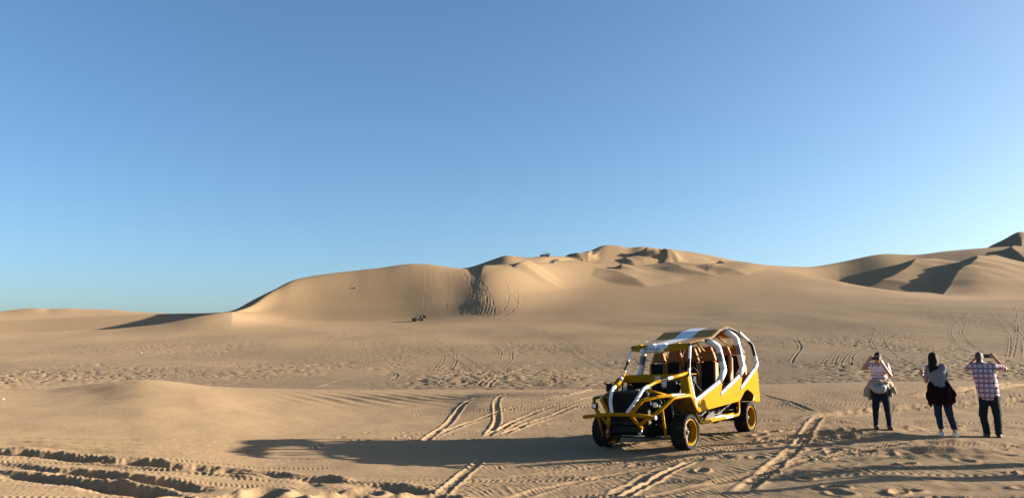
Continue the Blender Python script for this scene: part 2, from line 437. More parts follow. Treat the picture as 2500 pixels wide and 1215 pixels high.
def low(g, pts, left, right, amp, taper=.3, y0=None, y1=None, wob=.5):
    if y0: P = [spot(*g(*p), y0 + (y1 - y0) * i / (len(pts) - 1))[:2] for i, p in enumerate(pts)]
    else:
        P = [base_hit(*g(*p))[:2] for p in pts]; m = sorted(p[1] for p in P)[len(P) // 2]
        P = [p for p in P if .8 < p[1] / m < 1.25]
        if len(P) < 2: return
    bump(P, left, right, amp, taper, wob)
low(g3, [(1270, 202), (1240, 190), (1150, 182), (1060, 180)], .55, .10, 2.6)
low(g3, [(1690, 190), (1712, 164), (1735, 134)], .55, .10, 4.0)
low(g3, [(1615, 245), (1540, 215), (1470, 196)], .55, .08, 2.4)
low(g3, [(2025, 206), (1930, 184), (1840, 162)], .5, .08, 2.2)
low(g3, [(1850, 232), (1880, 222), (1930, 212)], .55, .10, 1.8)
low(g3, [(1875, 126), (1925, 118), (1975, 118)], .5, .10, 2.0)
low(g3, [(2378, 226), (2365, 212), (2290, 198)], .55, .08, 2.4)
low(g3, [(1480, 288), (1495, 274), (1504, 260)], .6, .12, 1.6)
low(g3, [(545, 264), (620, 246), (708, 224)], .5, .08, 1.8)
low(g3, [(895, 230), (960, 212), (1030, 196)], .5, .08, 2.0)
low(g3, [(1720, 430), (1500, 335), (1250, 262)], .10, .05, 1.3)
low(g3, [(2350, 345), (2000, 280), (1780, 248)], .12, .05, 1.5)
low(g3, [(2600, 330), (2350, 275), (2130, 245)], .14, .05, 1.4)
low(g3, [(262, 345), (266, 300), (285, 265), (312, 238)], .5, .10, 1.3)
low(g4, [(960, 560), (1270, 520), (1430, 485), (1525, 440), (1575, 385), (1720, 330)], .42, .085, 4.6, .24, 385, 480, .1)
low(g4, [(1800, 740), (1865, 640), (1945, 520), (2085, 440), (2125, 385), (2300, 330)], .42, .09, 5.4, .34, 345, 470, .1)
low(g4, [(2560, 400), (2450, 365), (2400, 320), (2520, 270)], .5, .10, 3.5, .3, 440, 500, .1)
ridge(ln(g4, [(2480, 235), (2478, 160), (2492, 88)], 650, 790), .62, .3, 90)
# ---- undulation and wind ripple, all real height
w = np.clip((Y - 60) / 60, 0, 1)
Z += (perlin(X / 26, Y / 34, 3) * 0.55 + perlin(X / 9, Y / 12, 4) * 0.12) * w * np.clip((260 - Y) / 60, .25, 1)
near = np.clip((34 - Y) / 6, 0, 1)
Z += near * (perlin(X / 2.3, Y / 1.7, 5) * 0.05 + perlin(X / 0.8, Y / 0.7, 6) * 0.012)
BASEZ = Z.copy()

def ground_z(x, y):
    t = x / y; i = np.clip(np.searchsorted(tc, t) - 1, 0, NT - 2); j = np.clip(np.searchsorted(yr, y) - 1, 0, NY - 2)
    a = np.clip((t - tc[i]) / (tc[i + 1] - tc[i]), 0, 1); b = np.clip((y - yr[j]) / (yr[j + 1] - yr[j]), 0, 1)
    return float((Z[j, i] * (1 - a) + Z[j, i + 1] * a) * (1 - b) + (Z[j + 1, i] * (1 - a) + Z[j + 1, i + 1] * a) * b)
def hit(px, py, y0=4.0):
    """first place on the terrain that the photo shows at this pixel"""
    t, e = ray_t(px, py); i = int(np.clip(np.searchsorted(tc, float(t)), 0, NT - 1))
    el = (BASEZ[:, i] - CAM_H) / yr
    j0 = np.searchsorted(yr, y0)
    k = np.nonzero(el[j0:] >= e)[0]
    j = j0 + (k[0] if len(k) else 0)
    return np.array([float(t) * yr[j], yr[j]])
# ------------------------------------------------------------------ tracks, ruts, footprints: pressed into the height field
def g2(a, b): return (550 + a / 3.5714, 580 + b / 3.5714)
def g5(a, b): return (a / 3.5714, 900 + b / 3.5714)
def g6(a, b): return (600 + a / 3.125, 900 + b / 3.125)
def g7(a, b): return (1300 + a / 3.846, 900 + b / 3.846)
def g8(a, b): return (1800 + a / 3.423, 860 + b / 3.423)
def smooth_line(P, step):
    P = np.asarray(P, float)
    L = np.concatenate([[0], np.cumsum(np.linalg.norm(np.diff(P, axis=0), axis=1))])
    keep = np.concatenate([[True], np.diff(L) > 1e-6]); P = P[keep]; L = L[keep]
    s = np.linspace(0, L[-1], max(4, int(L[-1] / step)))
    Q = np.stack([pchip(L, P[:, 0], s), pchip(L, P[:, 1], s)], 1)
    for _ in range(3): Q[1:-1] = (Q[:-2] + 2 * Q[1:-1] + Q[2:]) / 4
    return Q
DB = np.full(Z.shape, np.inf, np.float32); SB = np.zeros(Z.shape, np.float32); GB = np.zeros(Z.shape, np.float32)
def press(Q, reach, profile):
    """run a cross-section along a world polyline; profile(signed distance, along) -> height change"""
    touched = []; run = 0.0
    for a, b in zip(Q[:-1], Q[1:]):
        d = b - a; l = float(np.hypot(*d))
        if l < 1e-6: continue
        d = d / l
        sy, sx = block(min(a[0], b[0]) - reach, max(a[0], b[0]) + reach, min(a[1], b[1]) - reach, max(a[1], b[1]) + reach)
        xx, yy = X[sy, sx], Y[sy, sx]
        if xx.size == 0: run += l; continue
        px_, py_ = xx - a[0], yy - a[1]
        s = np.clip(px_ * d[0] + py_ * d[1], 0, l)
        dist = np.hypot(px_ - s * d[0], py_ - s * d[1])
        m = dist < DB[sy, sx]
        DB[sy, sx] = np.where(m, dist, DB[sy, sx]); SB[sy, sx] = np.where(m, s + run, SB[sy, sx])
        GB[sy, sx] = np.where(m, np.sign(d[0] * py_ - d[1] * px_), GB[sy, sx])
        touched.append((sy, sx)); run += l
    if not touched: return
    r0 = min(t[0].start for t in touched); r1 = max(t[0].stop for t in touched); c0 = min(t[1].start for t in touched); c1 = max(t[1].stop for t in touched)
    sub = (slice(r0, r1), slice(c0, c1))
    db = DB[sub]; m = db < reach
    if m.any():
        d = db[m] * GB[sub][m]; s = SB[sub][m]
        end = np.clip(np.minimum(s, run - s) / max(reach, .08 * run), 0, 1)
        Z[sub][m] += (profile(d, s, X[sub][m], Y[sub][m]) * end)
    DB[sub] = np.inf; GB[sub] = 0
def tyre_profile(w, depth, lip, lug=0.16, lugd=0.3, chev=0.0):
    def f(d, s, x, y):
        a = np.abs(d + w * .10 * perlin(x / .3, y / .3, 14))
        inside = 1 / (1 + np.exp((a - w / 2) / (w * .07)))
        n = 1 + .7 * perlin(x / 1.3, y / 1.3, 11) + .6 * perlin(x / .28, y / .28, 12)
        h = -depth * n * inside + lip * n * np.exp(-((a - w / 2 - w * .22) / (w * .2)) ** 2)
        if lugd: h += inside * depth * lugd * np.sin(2 * np.pi * (s + chev * a) / lug)
        return h
    return f
def world_line(pts): return np.array([hit(*p) for p in pts])
def track(pts, w=.34, depth=.07, lip=.05, step=.6, **k):
    press(smooth_line(world_line(pts), step), w * 1.6, tyre_profile(w, depth, lip, **k))
def pair(pts, gauge=1.7, w=.24, depth=.018, lip=.042, step=2.5, **k):
    Q = smooth_line(world_line(pts), step)
    T = np.gradient(Q, axis=0); T /= np.linalg.norm(T, axis=1)[:, None] + 1e-9
    Nn = np.stack([-T[:, 1], T[:, 0]], 1)
    for s in (-.5, .5): press(Q + Nn * gauge * s, w * 1.8, tyre_profile(w, depth, lip, lugd=0, **k))

# wind ripples and old churned tracks over the lower plain (they read as fine dark streaks from here)
pl = np.clip((Y - 46) / 8, 0, 1) * (.22 + .78 * np.clip((150 - Y) / 70, 0, 1)) * np.clip((200 - Y) / 60, 0, 1)
patch = np.clip(.42 + 1.5 * perlin(X / 21 + 3, Y / 30, 21) + .5 * perlin(X / 6, Y / 7, 27), .06, 1.25)
def grooves(u, v, seed, w=.09): return np.exp(-(perlin(u, v, seed) / w) ** 2)
Z -= pl * patch * (.15 * grooves(X / 4.2 + Y / 70, Y / .95, 22, .055) + .13 * grooves(X / 2.6 - Y / 50, Y / .8, 25, .06) + .15 * grooves(X / 7 + Y / 12, Y / 1.5 - X / 40, 26, .05))
Z += pl * patch * (perlin(X / .9, Y / .6, 23) * .10 + perlin(X / 2.4, Y / 1.3, 28) * .06)
# the near terrace: rows of old tread marks, mostly along the view's width
rs = np.random.RandomState(5)
nearm = Y < 46
for i in range(170):
    y0 = rs.uniform(8.5, 38); px = rs.uniform(-100, 2600)
    if px < 1150 and 15.0 < y0: continue
    x0 = (px - 1250) / FPX * y0
    ang = rs.normal(0, .13) + (0.0 if rs.rand() < .8 else rs.choice([-.5, .5])); L = rs.uniform(2.5, 9)
    t = np.linspace(-L / 2, L / 2, 9); bend = rs.normal(0, .012)
    Q = np.stack([x0 + t * math.cos(ang), y0 + t * math.sin(ang) + bend * t * t], 1)
    if Q[:, 1].min() < 6.5: continue
    w = rs.uniform(.16, .27)
    press(smooth_line(Q, .5), w * 1.3, tyre_profile(w, rs.uniform(.005, .013), rs.uniform(.003, .009), lug=rs.uniform(.075, .13), lugd=rs.uniform(.3, .9), chev=rs.choice([-1, -.6, .6, 1])))
# small scalloped wind ripples on the right and the churned middle
mask = np.clip((Y - 7) / 3, 0, 1) * np.clip((30 - Y) / 10, 0, 1) * (np.clip((X + 3.5 - .12 * Y) / 3, 0, 1) + .25 * np.clip((12.5 - Y) / 3, 0, 1)).clip(0, 1)
uu = (.93 * X + .36 * Y) / .098 + 1.1 * perlin(X / .42, Y / .8, 31) + 2.2 * perlin(X / 1.9, Y / 1.6, 32)
band = np.clip(.30 + 1.5 * perlin(X / 5.5, Y / .85, 33) + .7 * perlin(X / 1.2, Y / .6, 38), 0, 1)
crest = 1 - np.abs(np.sin(np.pi * uu)); crest = crest * (.55 + .9 * perlin(X / .16, Y / .33, 39)).clip(0, 1.2)
Z += mask * band * np.clip((19 - Y) / 6, .25, 1) * crest * .042
mask2 = np.clip((Y - 12) / 3, 0, 1) * np.clip((32 - Y) / 8, 0, 1) * np.clip((X + 1.5) / 3, 0, 1)
u2 = (.93 * X + .36 * Y) / .17 + 1.3 * perlin(X / .8, Y / 1.4, 41) + 2.0 * perlin(X / 3, Y / 2.6, 42)
Z += mask2 * np.clip(.25 + 1.5 * perlin(X / 7, Y / 1.3, 43), 0, 1) * (1 - np.abs(np.sin(np.pi * u2))) * (.5 + perlin(X / .3, Y / .6, 44)).clip(0, 1) * .045
Z += mask * (perlin(X / .22, Y / .19, 34) * .007 + perlin(X / 1.5, Y / .5, 37) * .016)
# ripples on the bank face and on the small dune's flank
bank = np.exp(-((Y - 31.5) / 2.2) ** 2) * np.clip((X + 10) / 4, 0, 1) * np.clip((4 - X) / 4, 0, 1)
Z += bank * .035 * np.sin(2 * np.pi * (X * .8 + Y * .55) / .75 + 1.5 * perlin(X / 3, Y / 3, 36))

# ---- deep ruts across the lower left
def rut(pts, depth, w, seed, lip=.05):
    Q = smooth_line(world_line(pts), .25)
    def f(d, s, x, y):
        n = 1 + .8 * perlin(x / 1.2 + seed, y / .8, seed) + .45 * perlin(x / .45, y / .3 + seed, seed + 1)
        dd = d + .16 * perlin(x / .8, y / .5, seed + 2) + .07 * perlin(x / .26, y / .2, seed + 3) + .035 * perlin(x / .09, y / .08, seed + 6)
        n = n * np.clip(.3 + 1.2 * (perlin(x / 2.6, y / 1.4, seed + 4) + .45), .08, 1.15)
        far = 1 / (1 + np.exp(-(dd + w * .5) / .035)) * 1 / (1 + np.exp((dd - w * .38) / .028))
        trench = -depth * n * far * (.35 + .65 * np.clip((dd + w * .5) / w, 0, 1))
        return trench + lip * n * np.exp(-((dd - w * .62) / (.16)) ** 2) + (.018 * perlin(x / .22, y / .2, seed + 5) + .016 * perlin(x / .07, y / .06, seed + 7)) * np.exp(-(dd / w) ** 2)
    press(Q, w * 1.9, f)
rut([g5(*p) for p in [(-260, 690), (0, 725), (250, 738), (500, 765), (700, 783), (850, 805), (1050, 808), (1350, 825), (1450, 850), (1700, 858), (1950, 885), (2200, 905), (2600, 945)]], .20, .55, 51)
rut([g5(*p) for p in [(-260, 820), (0, 850), (200, 870), (330, 885), (450, 890), (700, 910), (950, 940), (1150, 968), (1400, 1002), (1600, 1030), (1960, 1075)]], .19, .5, 57)
rut([g5(*p) for p in [(-260, 890), (0, 915), (200, 925), (400, 955), (600, 985), (800, 1005), (1000, 1032), (1200, 1065), (1400, 1098), (1700, 1140)]], .17, .45, 63)
rut([g6(*p) for p in [(330, 845), (480, 835), (600, 850), (720, 872)]], .26, .5, 69, .09)
rut([g6(*p) for p in [(740, 890), (880, 880), (960, 905), (1150, 905), (1260, 950), (1400, 985)]], .24, .5, 75, .09)
rut([g6(*p) for p in [(360, 870), (520, 890), (640, 905)]], .13, .35, 81)
rut([g6(*p) for p in [(560, 955), (680, 940), (800, 960), (900, 985)]], .2, .5, 87, .08)
# ---- recent wheel tracks near by
track([g6(*p) for p in [(1830, 212), (1700, 240), (1600, 350), (1480, 470), (1390, 525), (1340, 560)]], .17, .018, .02, lug=.2, lugd=.25)
track([g6(*p) for p in [(2020, 190), (1935, 215), (1905, 270), (1915, 330), (1920, 400), (1870, 480), (1840, 520)]], .17, .018, .02, lug=.2, lugd=.25)
track([g6(*p) for p in [(1800, 690), (1700, 770), (1600, 860), (1520, 930), (1440, 1010)]], .16, .012, .015, lug=.1, lugd=.4)
for pts in ([(2700, 150), (2500, 195), (2200, 265), (1930, 325), (1700, 410), (1500, 490), (1340, 550)], [(2700, 205), (2500, 255), (2230, 320), (2000, 430), (1850, 510)], [(2700, 240), (2500, 290), (2300, 370), (2100, 440), (1960, 500)]):
    track([g6(*p) for p in pts], .17, .018, .028, lug=.4, lugd=.35)
fine = dict(lug=.06, lugd=.6)
track([g7(*p) for p in [(2000, 745), (1500, 850), (1100, 930), (600, 1020), (0, 1160), (-300, 1240)]], .22, .014, .012, **fine)
track([g7(*p) for p in [(2500, 905), (2100, 985), (1700, 1085), (1400, 1150), (1000, 1235)]], .22, .014, .012, **fine)
track([g7(*p) for p in [(1500, 870), (1320, 960), (1100, 1050), (850, 1205)]], .14, .03, .025, lugd=0)
track([g7(*p) for p in [(1260, 920), (950, 1060), (750, 1190)]], .2, .013, .012, **fine)
track([g8(*p) for p in [(690, 520), (620, 600), (540, 760), (420, 860), (300, 960), (150, 1080), (-20, 1200)]], .22, .02, .016, lug=.07, lugd=.6)
track([g8(*p) for p in [(950, 838), (700, 880), (400, 960), (0, 1030), (-300, 1110)]], .22, .015, .013, **fine)
track([g8(*p) for p in [(190, 350), (450, 420), (640, 490)]], .16, .022, .02, lugd=0)
track([g8(*p) for p in [(1900, 700), (1500, 760), (1150, 800), (900, 850)]], .22, .013, .012, **fine)
track([g8(*p) for p in [(560, 560), (900, 520), (1400, 470), (2000, 430), (2500, 400)]], .5, .05, .06, lug=.4, lugd=.3)
track([g8(*p) for p in [(1500, 372), (1900, 325), (2400, 262)]], .5, .07, .08, lug=.4, lugd=.2)
track([g8(*p) for p in [(300, 735), (900, 712), (1500, 690), (1850, 690)]], .6, .06, .07, lug=.6, lugd=.3)
track([g8(*p) for p in [(1000, 765), (1700, 745), (2400, 760)]], .7, .05, .09, lug=.6, lugd=.2)
track([g8(*p) for p in [(1100, 860), (1700, 850), (2400, 870)]], .6, .05, .08, lug=.5, lugd=.2)
track([g5(*p) for p in [(700, 810), (1000, 830), (1500, 870), (2000, 920), (2400, 960)]], .3, .05, .05, lugd=0)
for y0 in (925, 1005): track([g5(*p) for p in [(60, y0 - 20), (500, y0 + 15), (1100, y0 + 60), (1700, y0 + 95)]], .24, .004, .004, lug=.1, lugd=.7, chev=.8)
for a in (598, 640, 668, 690, 712): track([g5(*p) for p in [(0, a), (600, a + 18), (1300, a + 30), (2000, a + 38), (2500, a + 30)]], .24, .016, .02, lug=.3, lugd=.12)
# ---- wheel tracks over the plain and up the dune face (pairs)
PAIRS2 = [[(1552, 742), (1590, 795), (1645, 845), (1675, 893), (1740, 918), (1850, 965)], [(1745, 825), (1795, 875), (1925, 965), (2040, 1045), (2200, 1155), (2285, 1215)],
          [(1640, 745), (1700, 790), (1900, 828), (2130, 872), (2300, 892), (2500, 912), (2750, 945), (3130, 955)],
          [(1080, 800), (1090, 845), (1145, 895), (1162, 935), (1130, 975), (1090, 990)], [(1040, 825), (930, 915), (770, 1025)],
          [(1550, 800), (1430, 890), (1300, 930), (1100, 990), (900, 1040), (600, 1090), (300, 1130)], [(1000, 850), (700, 900), (400, 1000), (200, 1070), (-100, 1180)],
          [(1320, 760), (1370, 795), (1470, 828), (1640, 860)], [(1960, 1010), (1960, 1080), (1900, 1160)]]
for p in PAIRS2: pair([g2(*q) for q in p])
for p in [[(900, 840), (1060, 960), (1200, 1060), (1350, 1140)], [(1450, 878), (1200, 945), (1060, 985), (800, 1080), (600, 1150), (390, 1215)], [(430, 935), (490, 985), (490, 1040), (400, 1130)], [(550, 632), (700, 672), (880, 688)],
          [(1530, 560), (1500, 610), (1400, 660), (1300, 690)], [(1900, 600), (1800, 640), (1700, 665)]]: pair([g3(*q) for q in p])
for p in [[(1440, 818), (1300, 870), (1225, 960), (1220, 1040), (1260, 1110), (1370, 1200), (1500, 1260)], [(1500, 780), (1475, 795), (1560, 822), (1800, 858), (2100, 888), (2350, 898)], [(1920, 790), (1945, 860), (1905, 960), (1940, 1040), (2040, 1110), (2130, 1165)],
          [(2200, 765), (2330, 880), (2430, 1000), (2440, 1100), (2430, 1200)], [(1200, 862), (1230, 892), (1400, 922), (1700, 978)], [(1000, 1060), (870, 1180), (820, 1260)], [(1150, 1040), (950, 1160), (920, 1260)], [(1600, 725), (1750, 745), (1900, 720)],
          [(500, 760), (640, 850), (720, 900)], [(2450, 720), (2490, 900), (2470, 1200)]]: pair([g4(*q) for q in p])
for p in [[(590, 1015), (480, 1060), (360, 1090)], [(510, 1020), (555, 1080), (500, 1180), (470, 1240)]]: track([g4(*q) for q in p], .3, .05, .05, step=2, lugd=0)
# hooked double lines at the edge of the lower plain
for p in [[(2130, 0), (1890, 60), (1800, 90), (1770, 130)], [(2300, -60), (2000, 40), (1880, 90), (1850, 140)]]: track([g6(*q) for q in p], .3, .05, .05, step=1.5, lugd=0)
for p in [[(1090, 20), (1180, 50), (1100, 85)], [(520, 150), (700, 90), (1000, 40), (1150, 10)]]: track([g6(*q) for q in p], .26, .04, .04, step=1.5, lugd=0)
q = np.random.RandomState(44)
for k in range(46):
    px0, py0 = q.uniform(-50, 2550), q.uniform(800, 925)
    if px0 > 1500: py0 -= q.uniform(0, 55)
    dx = q.uniform(120, 520) * q.choice([-1, 1]); dy = q.uniform(-35, 35); b = q.uniform(-18, 18)
    pts = [(px0 + dx * u, py0 + dy * u + b * 4 * u * (1 - u)) for u in (0, .25, .5, .75, 1)]
    pair(pts, w=.22, depth=.022, lip=.026)
# up the bowl
FAN = [[(85, 300), (190, 420), (230, 530), (222, 620), (180, 690)], [(140, 320), (215, 420), (262, 540), (255, 620), (215, 690)], [(160, 335), (240, 430), (278, 540), (270, 640), (235, 690)],
       [(180, 330), (290, 430), (318, 550), (300, 640), (250, 695)], [(205, 340), (310, 440), (345, 550), (330, 640), (270, 698)], [(230, 370), (330, 470), (372, 580), (350, 650), (290, 700)], [(70, 285), (150, 350), (200, 480), (150, 620), (90, 690)], [(380, 600), (385, 650), (370, 690)]]
for p in FAN: track([g3(*q) for q in p], .42, .07, .08, step=2.0, lugd=0)
pair([g3(*q) for q in [(450, 275), (500, 350), (535, 440), (545, 540), (535, 610), (480, 655), (380, 700)]], gauge=3.2, w=.42, depth=.07, lip=.08)
for k in range(14):                                  # sand running down the face
    a = 1745 + k * 15; track([g2(a, 255 + k * 3), g2(a - 4, 450), g2(a - 12, 640)], .5, .03, .03, step=4, lugd=0)
# ---- footprints and scuffs
def pits(n, xr, yr_, r, d, seed):
    q = np.random.RandomState(seed)
    for _ in range(n):
        x0, y0 = q.uniform(*xr), q.uniform(*yr_); a = q.uniform(0, math.pi); rr = r * q.uniform(.7, 1.3); dd = d * q.uniform(.5, 1.3)
        sy, sx = block(x0 - 3 * rr, x0 + 3 * rr, y0 - 3 * rr, y0 + 3 * rr)
        xx, yy = X[sy, sx] - x0, Y[sy, sx] - y0
        if xx.size == 0: continue
        u = (xx * math.cos(a) + yy * math.sin(a)) / (rr * 1.5); v = (-xx * math.sin(a) + yy * math.cos(a)) / rr
        e = u * u + v * v
        Z[sy, sx] += -dd * np.exp(-e * e * 1.2) + dd * .55 * np.exp(-((np.sqrt(e) - 1.45) / .35) ** 2)
pits(45, (5.2, 11.5), (13.5, 18.5), .09, .035, 1)
pits(34, (1.0, 9.0), (9.0, 13.5), .09, .04, 2)
pits(18, (2.0, 6.0), (14.0, 20), .13, .035, 3)
pits(26, (-4.5, -.5), (17.5, 21), .06, .025, 4)
pits(24, (-5, 1), (8.5, 11.5), .2, .08, 5)
def level(x0, y0, z0, r):
    sy, sx = block(x0 - 3 * r, x0 + 3 * r, y0 - 3 * r, y0 + 3 * r)
    d2 = (X[sy, sx] - x0) ** 2 + (Y[sy, sx] - y0) ** 2
    m = Z[sy, sx][d2 < r * r].mean(); e = np.exp(-d2 / (r * r)); flat = np.exp(-d2 / (r * r * .4)) * .97
    Z[sy, sx] = (Z[sy, sx] + e * (z0 - m)) * (1 - flat) + z0 * flat
PEOPLE = {}
for k, (px, pf, y) in {'a': (2155, 1047, 16.75), 'b': (2302, 1066, 15.75), 'c': (2422, 1066, 15.75)}.items():
    P_ = spot(px, pf, y); PEOPLE[k] = (float(P_[0]), y); level(float(P_[0]), y, float(P_[2]), 1.15)
# ---- the buggy's wheels have sunk in a little and pushed up sand beside them
WHEEL_SPOTS = []
def settle(x0, y0, z0, r=.75):
    sy, sx = block(x0 - 3 * r, x0 + 3 * r, y0 - 3 * r, y0 + 3 * r)
    e = np.exp(-(((X[sy, sx] - x0) ** 2 + (Y[sy, sx] - y0) ** 2) / (r * r)))
    zz = Z[sy, sx]; i = ground_z(x0, y0)
    Z[sy, sx] = zz + e * (z0 - i)
def seat_wheels():
    hd = math.radians(-128.0)
    R = Matrix.Rotation(hd, 3, 'Z') @ Matrix.Rotation(math.radians(1.3), 3, 'Y') @ Matrix.Rotation(math.radians(2.5), 3, 'X')
    o = Vector((2.782, 16.486, -.102))
    for x, y in ((0, .9), (0, -.92), (-3.19, .9), (-3.19, -.9)):
        p = o + R @ Vector((x, y, 0)); settle(p.x, p.y, p.z + .025, .8)
seat_wheels()
# ------------------------------------------------------------------ the sand sheet
def sand_material():
    m = bpy.data.materials.new('desert sand'); m.use_nodes = True
    nt = m.node_tree; N = nt.nodes; Lk = nt.links; b = N['Principled BSDF']
    b.inputs['Roughness'].default_value = 1.0; b.inputs['Specular IOR Level'].default_value = 0.05
    b.inputs['Diffuse Roughness'].default_value = 0.25
    tcd = N.new('ShaderNodeTexCoord')
    def noise(scale, detail=4, rough=.55, vec=None):
        n = N.new('ShaderNodeTexNoise'); n.inputs['Scale'].default_value = scale; n.inputs['Detail'].default_value = detail; n.inputs['Roughness'].default_value = rough
        Lk.new(vec or tcd.outputs['Object'], n.inputs['Vector']); return n.outputs['Fac']
    def mix(fac, a, bcol):
        r = N.new('ShaderNodeMix'); r.data_type = 'RGBA'
        Lk.new(fac, r.inputs['Factor'])
        for k, v in (('A', a), ('B', bcol)):
            if isinstance(v, tuple): r.inputs[k].default_value = (*v, 1)
            else: Lk.new(v, r.inputs[k])
        return r.outputs['Result']
    c = mix(noise(0.012, 5), SAND_A, SAND_B)
    c = mix(noise(0.9, 6, .7), c, SAND_C)
    at = N.new('ShaderNodeAttribute'); at.attribute_name = 'darker_floor'      # patchy darker sand colour on the hollow's floor, fading out with distance
    c = mix(at.outputs['Fac'], c, SAND_E)
    fine = N.new('ShaderNodeMapRange'); fine.inputs['From Min'].default_value = .35; fine.inputs['From Max'].default_value = .7
    fine.inputs['To Max'].default_value = .35
    Lk.new(noise(14, 3, .7), fine.inputs['Value'])
    c = mix(fine.outputs['Result'], c, SAND_D)
    Lk.new(c, b.inputs['Base Color'])
    bp = N.new('ShaderNodeBump'); bp.inputs['Strength'].default_value = .35; bp.inputs['Distance'].default_value = .02
    b2 = N.new('ShaderNodeBump'); b2.inputs['Strength'].default_value = .22; b2.inputs['Distance'].default_value = .25
    Lk.new(noise(.55, 6, .65), b2.inputs['Height']); Lk.new(b2.outputs['Normal'], bp.inputs['Normal'])
    Lk.new(noise(22, 5, .7), bp.inputs['Height']); Lk.new(bp.outputs['Normal'], b.inputs['Normal'])
    return m
SAND_E = (0.150, 0.112, 0.075)
SAND_A, SAND_B, SAND_C, SAND_D = (0.270, 0.187, 0.109), (0.226, 0.159, 0.095), (0.25, 0.175, 0.102), (0.19, 0.138, 0.086)
def build_sand():
    me = bpy.data.meshes.new('sand')
    V = np.stack([X, Y, Z], -1).reshape(-1, 3).astype(np.float32)
    idx = (np.arange(NY - 1)[:, None] * NT + np.arange(NT - 1)[None, :]).reshape(-1)
    F = np.stack([idx, idx + 1, idx + NT + 1, idx + NT], 1).astype(np.int32)
    me.vertices.add(len(V)); me.vertices.foreach_set('co', V.reshape(-1))
    me.loops.add(F.size); me.loops.foreach_set('vertex_index', F.reshape(-1))
    me.polygons.add(len(F)); me.polygons.foreach_set('loop_start', np.arange(0, F.size, 4, dtype=np.int32))
    me.polygons.foreach_set('use_smooth', np.ones(len(F), bool))
    me.update(calc_edges=True)
    co = np.clip((Y - 45) / 6, 0, 1) * np.clip((215 - Y) / 140, 0, 1) * np.clip(.75 + 1.1 * perlin(X / 19, Y / 26, 71) + .5 * perlin(X / 3, Y / 3, 72), 0, 1)
    ca = me.attributes.new('darker_floor', 'FLOAT', 'POINT'); ca.data.foreach_set('value', co.reshape(-1).astype(np.float32))
    me.materials.append(sand_material())
    o = bpy.data.objects.new('sand', me); COL.objects.link(o)
    o['kind'] = 'structure'
    return o
build_sand()
# ------------------------------------------------------------------ sky, sun, camera
world = bpy.data.worlds.new('World'); scene.world = world; world.use_nodes = True
wn = world.node_tree; bg = wn.nodes['Background']
sky = wn.nodes.new('ShaderNodeTexSky'); sky.sky_type = 'NISHITA'; sky.sun_disc = False
sky.sun_elevation = SUN_EL
sky.sun_rotation = math.pi / 2 - SUN_AZ          # clockwise from +Y
sky.altitude = 0; sky.air_density = 0.72; sky.dust_density = 1.8; sky.ozone_density = 3.0
hs = wn.nodes.new('ShaderNodeHueSaturation'); hs.inputs['Saturation'].default_value = 1.07
wn.links.new(sky.outputs['Color'], hs.inputs['Color'])
gr = wn.nodes.new('ShaderNodeMix'); gr.data_type = 'RGBA'; gr.blend_type = 'MULTIPLY'; gr.inputs['Factor'].default_value = 1
gr.inputs['B'].default_value = (1.02, 1.02, 0.935, 1)
wn.links.new(hs.outputs['Color'], gr.inputs['A']); wn.links.new(gr.outputs['Result'], bg.inputs['Color'])
bg.inputs['Strength'].default_value = 0.059
sl = bpy.data.lights.new('sun', 'SUN'); sl.energy = 5.0; sl.angle = math.radians(0.55); sl.color = (1.0, 0.86, 0.68)
so = bpy.data.objects.new('sun', sl); COL.objects.link(so)
so.rotation_euler = Vector(SUN).to_track_quat('Z', 'Y').to_euler(); so.location = (60, 0, 40)
cam = bpy.data.cameras.new('camera'); co = bpy.data.objects.new('camera', cam); COL.objects.link(co)
cam.sensor_width = 36; cam.sensor_fit = 'HORIZONTAL'; cam.lens = 36 * FPX / 2500
cam.clip_start = 0.1; cam.clip_end = 20000
co.location = (0, 0, CAM_H); co.rotation_euler = (math.pi / 2 + TH, 0, 0)
scene.camera = co
vs = scene.view_settings; vs.view_transform = 'Standard'; vs.look = 'None'; vs.gamma = 1; vs.exposure = 2.1
vs.use_curve_mapping = False
scene.cycles.max_bounces = 6; scene.cycles.use_denoising = True
